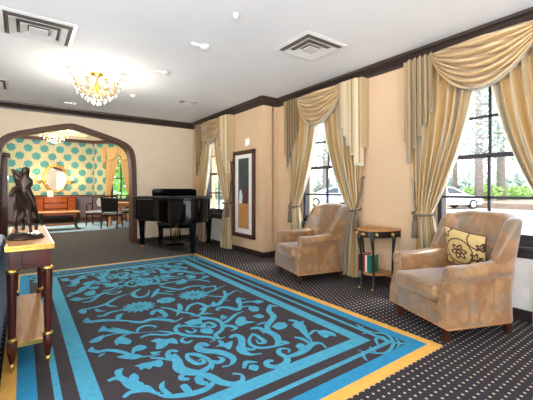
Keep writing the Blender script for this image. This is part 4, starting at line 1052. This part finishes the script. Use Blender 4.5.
for x in (-1, 1):
    for y in (-1, 1): bevel(MB().box(x*.43-.04, y*.25-.04, 0, x*.43+.04, y*.25+.04, .72).build('leg', M['oak'], dt), .006)
ac = thing('tall_cabinet', 'tall mahogany cabinet with cornice at the left side of the arch', 'cabinet', (-.62, 8.62, 0))
MB().box(-.50, -.22, .08, .38, .25, 1.84).build('body', M['mahog'], ac); bevel(MB().box(-.54, -.26, 1.84, .42, .28, 1.92).build('cornice', M['mahog'], ac), .02)
MB().box(-.52, -.24, 0, .40, .27, .09).build('plinth', M['mahog'], ac)
for x0_, x1_ in ((-.48, -.07), (-.05, .36)):
    d_ = bevel(MB().box(x0_, -.24, .12, x1_, -.22, 1.80).build('door', M['mahog'], ac), .006)
    MB().box(x0_+.06, -.248, .2, x1_-.06, -.24, 1.72).build('door_panel', M['mahog'], d_)
    kx = x1_-.03 if x0_ < -.3 else x1_-.04
    MB().tube([(kx-.04, -.27, 1.12), (kx+.04, -.27, 1.12)], .012, 8).build('handle', M['brass'], d_, True)
fcx, fcy = at(50, 125, 3.08)
chandelier('crystal chandelier hanging in the room beyond the arch', (.75, 11.6, H2), .42, .50, dens=.9, power=130)

# ------------------------------------------------------------ outdoors
struct(MB().box(XM+.3, -40, -.25, 90, 7.6, -.13).box(XM+.3, 7.6, -.25, 90, 90, -.13).build('ground', M['ground']))
o = MB().box(26, -30, -.13, 60, 60, .25).build('planting_bed', M['mulch']); struct(o)
def foliage(m, c, r, n, s, rnd):
    for _ in range(n):
        d = Vector((rnd.gauss(0, 1), rnd.gauss(0, 1), rnd.gauss(0, 1))).normalized()*(rnd.random()**.4)
        p = Vector(c)+Vector((d.x*r[0], d.y*r[1], d.z*r[2])); a = Vector((rnd.gauss(0, 1), rnd.gauss(0, 1), rnd.gauss(0, 1))).normalized(); b = a.orthogonal().normalized()
        k = s*(.6+.8*rnd.random()); m.add([p-a*k, p+b*k*.6, p+a*k, p-b*k*.6], [(0, 1, 2, 3)])
def tree(x, y, h, r, crown_r, z0=.25, label='', mat='pine', low=.35, dens=900, s=.28, grp='pines beyond the parking area'):
    t = thing('tree', label, 'tree', (x, y, z0), 0, grp); rnd = random.Random(int(x*31+y*17))
    m = MB().tube([(0, 0, 0), (.05, .03, h*.4), (0, .1, h)], [r, r*.8, r*.25], 10)
    for k in range(7):
        a = rnd.random()*6.28; zz = h*(low+(.95-low)*k/7); m.tube([(0, 0, zz), (cos(a)*crown_r*.7, sin(a)*crown_r*.7, zz+.5)], [r*.3, r*.08], 6)
    m.build('trunk', M['bark'], t, True)
    f = MB()
    for k in range(9):
        zz = h*(low+(1-low)*(k+.5)/9); rr = crown_r*(1-.6*k/9)
        foliage(f, (rnd.uniform(-.3, .3)*rr, rnd.uniform(-.3, .3)*rr, zz), (rr, rr, h*.07), dens//9, s, rnd)
    f.build('foliage', M[mat], t, fix=False); return t
def polar(px, d, z=None):   # place something seen at a bearing, d metres along the view axis
    u = (px-266.5)*d/F; return (u*CC+d*SS, -u*SS+d*CC)
tl = ['pine trunk nearest the window mullion behind the near armchair', 'pine trunk right of the mullion behind the near armchair', 'pine tree seen at the left of the near window', 'pine tree seen through the middle window', 'pine tree left in the middle window', 'pine tree seen through the window by the piano', 'pine at the right edge of the near window']
for (px, d, h, r, cr), lab in zip(((479, 27, 14, .33, 4.2), (501, 29, 15, .36, 4.4), (455, 34, 12, .25, 5), (325, 36, 12, .3, 6), (300, 38, 13, .3, 6), (213, 34, 12, .3, 6), (535, 32, 14, .3, 5)), tl):
    x, y = polar(px, d); tree(x, y, h, r, cr, label=lab, low=.26, dens=2400, s=.17)
def shrub(px, d, r, h, lab, z0=.25):
    x, y = polar(px, d); f = MB(); rnd = random.Random(px); foliage(f, (0, 0, h*.5), (r, r, h*.5), 500, .13, rnd)
    for k in range(5): f.tube([(0, 0, -.0), (rnd.uniform(-r, r)*.6, rnd.uniform(-r, r)*.6, h*.7)], .02, 5)
    o = f.build('shrub', M['hedge'], fix=False); o.location = (x, y, z0); tag(o, lab, 'shrub', 'bright shrubs in the planting bed')
shrub(487, 28, 1.2, 1.5, 'yellow-green shrub right beside the mullion of the near window'); shrub(474, 30, 1.1, 1.2, 'yellow-green shrub between car and mullion'); shrub(515, 30, 1.4, 1.3, 'green shrub at the right of the near window')
hd = MB(); rnd = random.Random(3)
for k in range(40):
    x, y = polar(195+k*10, 44); foliage(hd, (x, y, 1.6), (3.2, 3.2, 2.2), 200, .34, rnd)
tag(hd.build('hedge_bank', M['pine'], fix=False), 'hazy green bank of foliage beyond the parking area', 'hedge', kind='stuff')

def car(label, loc, rz, paint):
    t = thing('car', label, 'car', loc, rz, 'cars parked outside')   # nose towards +x
    m = MB(); body = [(-2.2, .35), (-2.25, .75), (-2.15, .98), (-1.6, 1.02), (.9, .98), (1.75, .86), (2.2, .68), (2.28, .42), (2.1, .28), (-2.1, .28)]
    m.prism(body, -.86, .86, 'y'); bevel(m.build('body', paint, t, False), .09, 4)
    m = MB(); lo_ = [(-2.0, .98), (1.15, .95)]; 
    def sec(y, k): return [(-2.0*1, y, .98), (-1.35, y*k, 1.42), (-.7, y*k, 1.5), (.0, y*k, 1.46), (1.15, y, .95)]
    a, b = sec(-.80, .76), sec(.80, .76); m.add(a+b, [(0, 1, 2, 3, 4), (9, 8, 7, 6, 5)]+[(i, i+5, i+6, i+1) for i in range(4)]); m.m[2+0] = 0
    m.build('cabin', [paint], t, False)
    g_ = MB()
    for s in (-1, 1):
        g_.add([(-1.55, s*.775, 1.06), (-1.2, s*.66, 1.36), (-.55, s*.635, 1.43), (-.55, s*.775, 1.04)], [(0, 1, 2, 3)]); g_.add([(-.48, s*.775, 1.04), (-.48, s*.635, 1.43), (.0, s*.645, 1.4), (.8, s*.775, 1.02)], [(0, 1, 2, 3)])
    g_.add([(.14, -.58, 1.42), (.14, .58, 1.42), (1.1, .72, .985), (1.1, -.72, .985)], [(0, 1, 2, 3)]); g_.add([(-1.42, -.56, 1.4), (-1.42, .56, 1.4), (-1.96, .7, 1.02), (-1.96, -.7, 1.02)], [(0, 1, 2, 3)])
    g2 = g_.build('side_windows', M['carglass'], t, fix=False); solid(g2, .03)
    for x in (-1.35, 1.4):
        for s in (-1, 1):
            w_ = MB().tube([(x, s*.70, .33), (x, s*.89, .33)], .33, 20); o_ = w_.build('wheel', M['tyre'], t, 'auto'); MB().tube([(x, s*.89, .33), (x, s*.90, .33)], .2, 16).build('hub_cap', M['grille'], o_)
    return t
x, y = polar(446, 23); car('white sedan parked outside the near window', (x, y, -.13), math.radians(-22), M['carwhite'])
x, y = polar(330, 27); car('silver sedan parked outside the middle window', (x, y, -.13), math.radians(150), M['carsilver'])
# greenery outside the far room window
for k, (dx, dy) in enumerate(((5.2, 15.8), (4.2, 17.2), (6.4, 15.2))):
    tree(dx, dy, 4.5, .12, 1.6, z0=-.13, label=['leafy tree right outside the window beyond the arch', 'leafy tree farther left outside the window beyond the arch', 'leafy tree farther right outside the window beyond the arch'][k], mat='leafg', low=.1, dens=2200, s=.13, grp='garden trees behind the far room')

# ------------------------------------------------------------ light
w = bpy.data.worlds.new('World'); sc.world = w; w.use_nodes = True; nt = w.node_tree
bg = nt.nodes['Background']
tc = N(nt, 'ShaderNodeTexCoord'); sx = N(nt, 'ShaderNodeSeparateXYZ'); nt.links.new(tc.outputs['Generated'], sx.inputs[0])
r = N(nt, 'ShaderNodeValToRGB'); nt.links.new(math_n(nt, 'MULTIPLY_ADD', sx.outputs[2], .5, .5), r.inputs[0])
r.color_ramp.elements[0].color = (3.9, 3.95, 4.1, 1); r.color_ramp.elements[0].position = .4; r.color_ramp.elements[1].color = (1.15, 1.28, 1.45, 1); r.color_ramp.elements[1].position = .8
e = r.color_ramp.elements.new(.5); e.color = (1.05, 1.07, 1.12, 1)
nt.links.new(r.outputs[0], bg.inputs[0]); bg.inputs[1].default_value = 2.2
s = bpy.data.lights.new('sun', 'SUN'); s.energy = 3.0; s.angle = math.radians(6); s.color = (1, .96, .9)
so = bpy.data.objects.new('sun', s); col.objects.link(so); so.rotation_euler = (math.radians(30), math.radians(18), math.radians(20)); 
for X, c in ((XM, W3C), (XM, W2C), (XR, W1C)):
    l = bpy.data.lights.new('window_portal', 'AREA'); l.shape = 'RECTANGLE'; l.size = 1.74; l.size_y = .98; l.cycles.is_portal = True
    lo = bpy.data.objects.new('window_portal', l); col.objects.link(lo); lo.location = (X+.16, c, 1.55); lo.rotation_euler = (0, math.radians(90), 0)

# ------------------------------------------------------------ camera
cam = bpy.data.cameras.new('camera'); cam.sensor_width = 36; cam.lens = F/533*36; cam.shift_y = -(200-YH)/533; cam.clip_start = .05; cam.clip_end = 300
co = bpy.data.objects.new('camera', cam); col.objects.link(co); co.location = (0, 0, EYE); co.rotation_euler = (PI/2, 0, -TH)
sc.camera = co
sc.view_settings.view_transform = 'Standard'; sc.view_settings.look = 'None'; sc.view_settings.gamma = 1; sc.view_settings.exposure = .86
try: sc.view_settings.use_curve_mapping = False
except Exception: pass
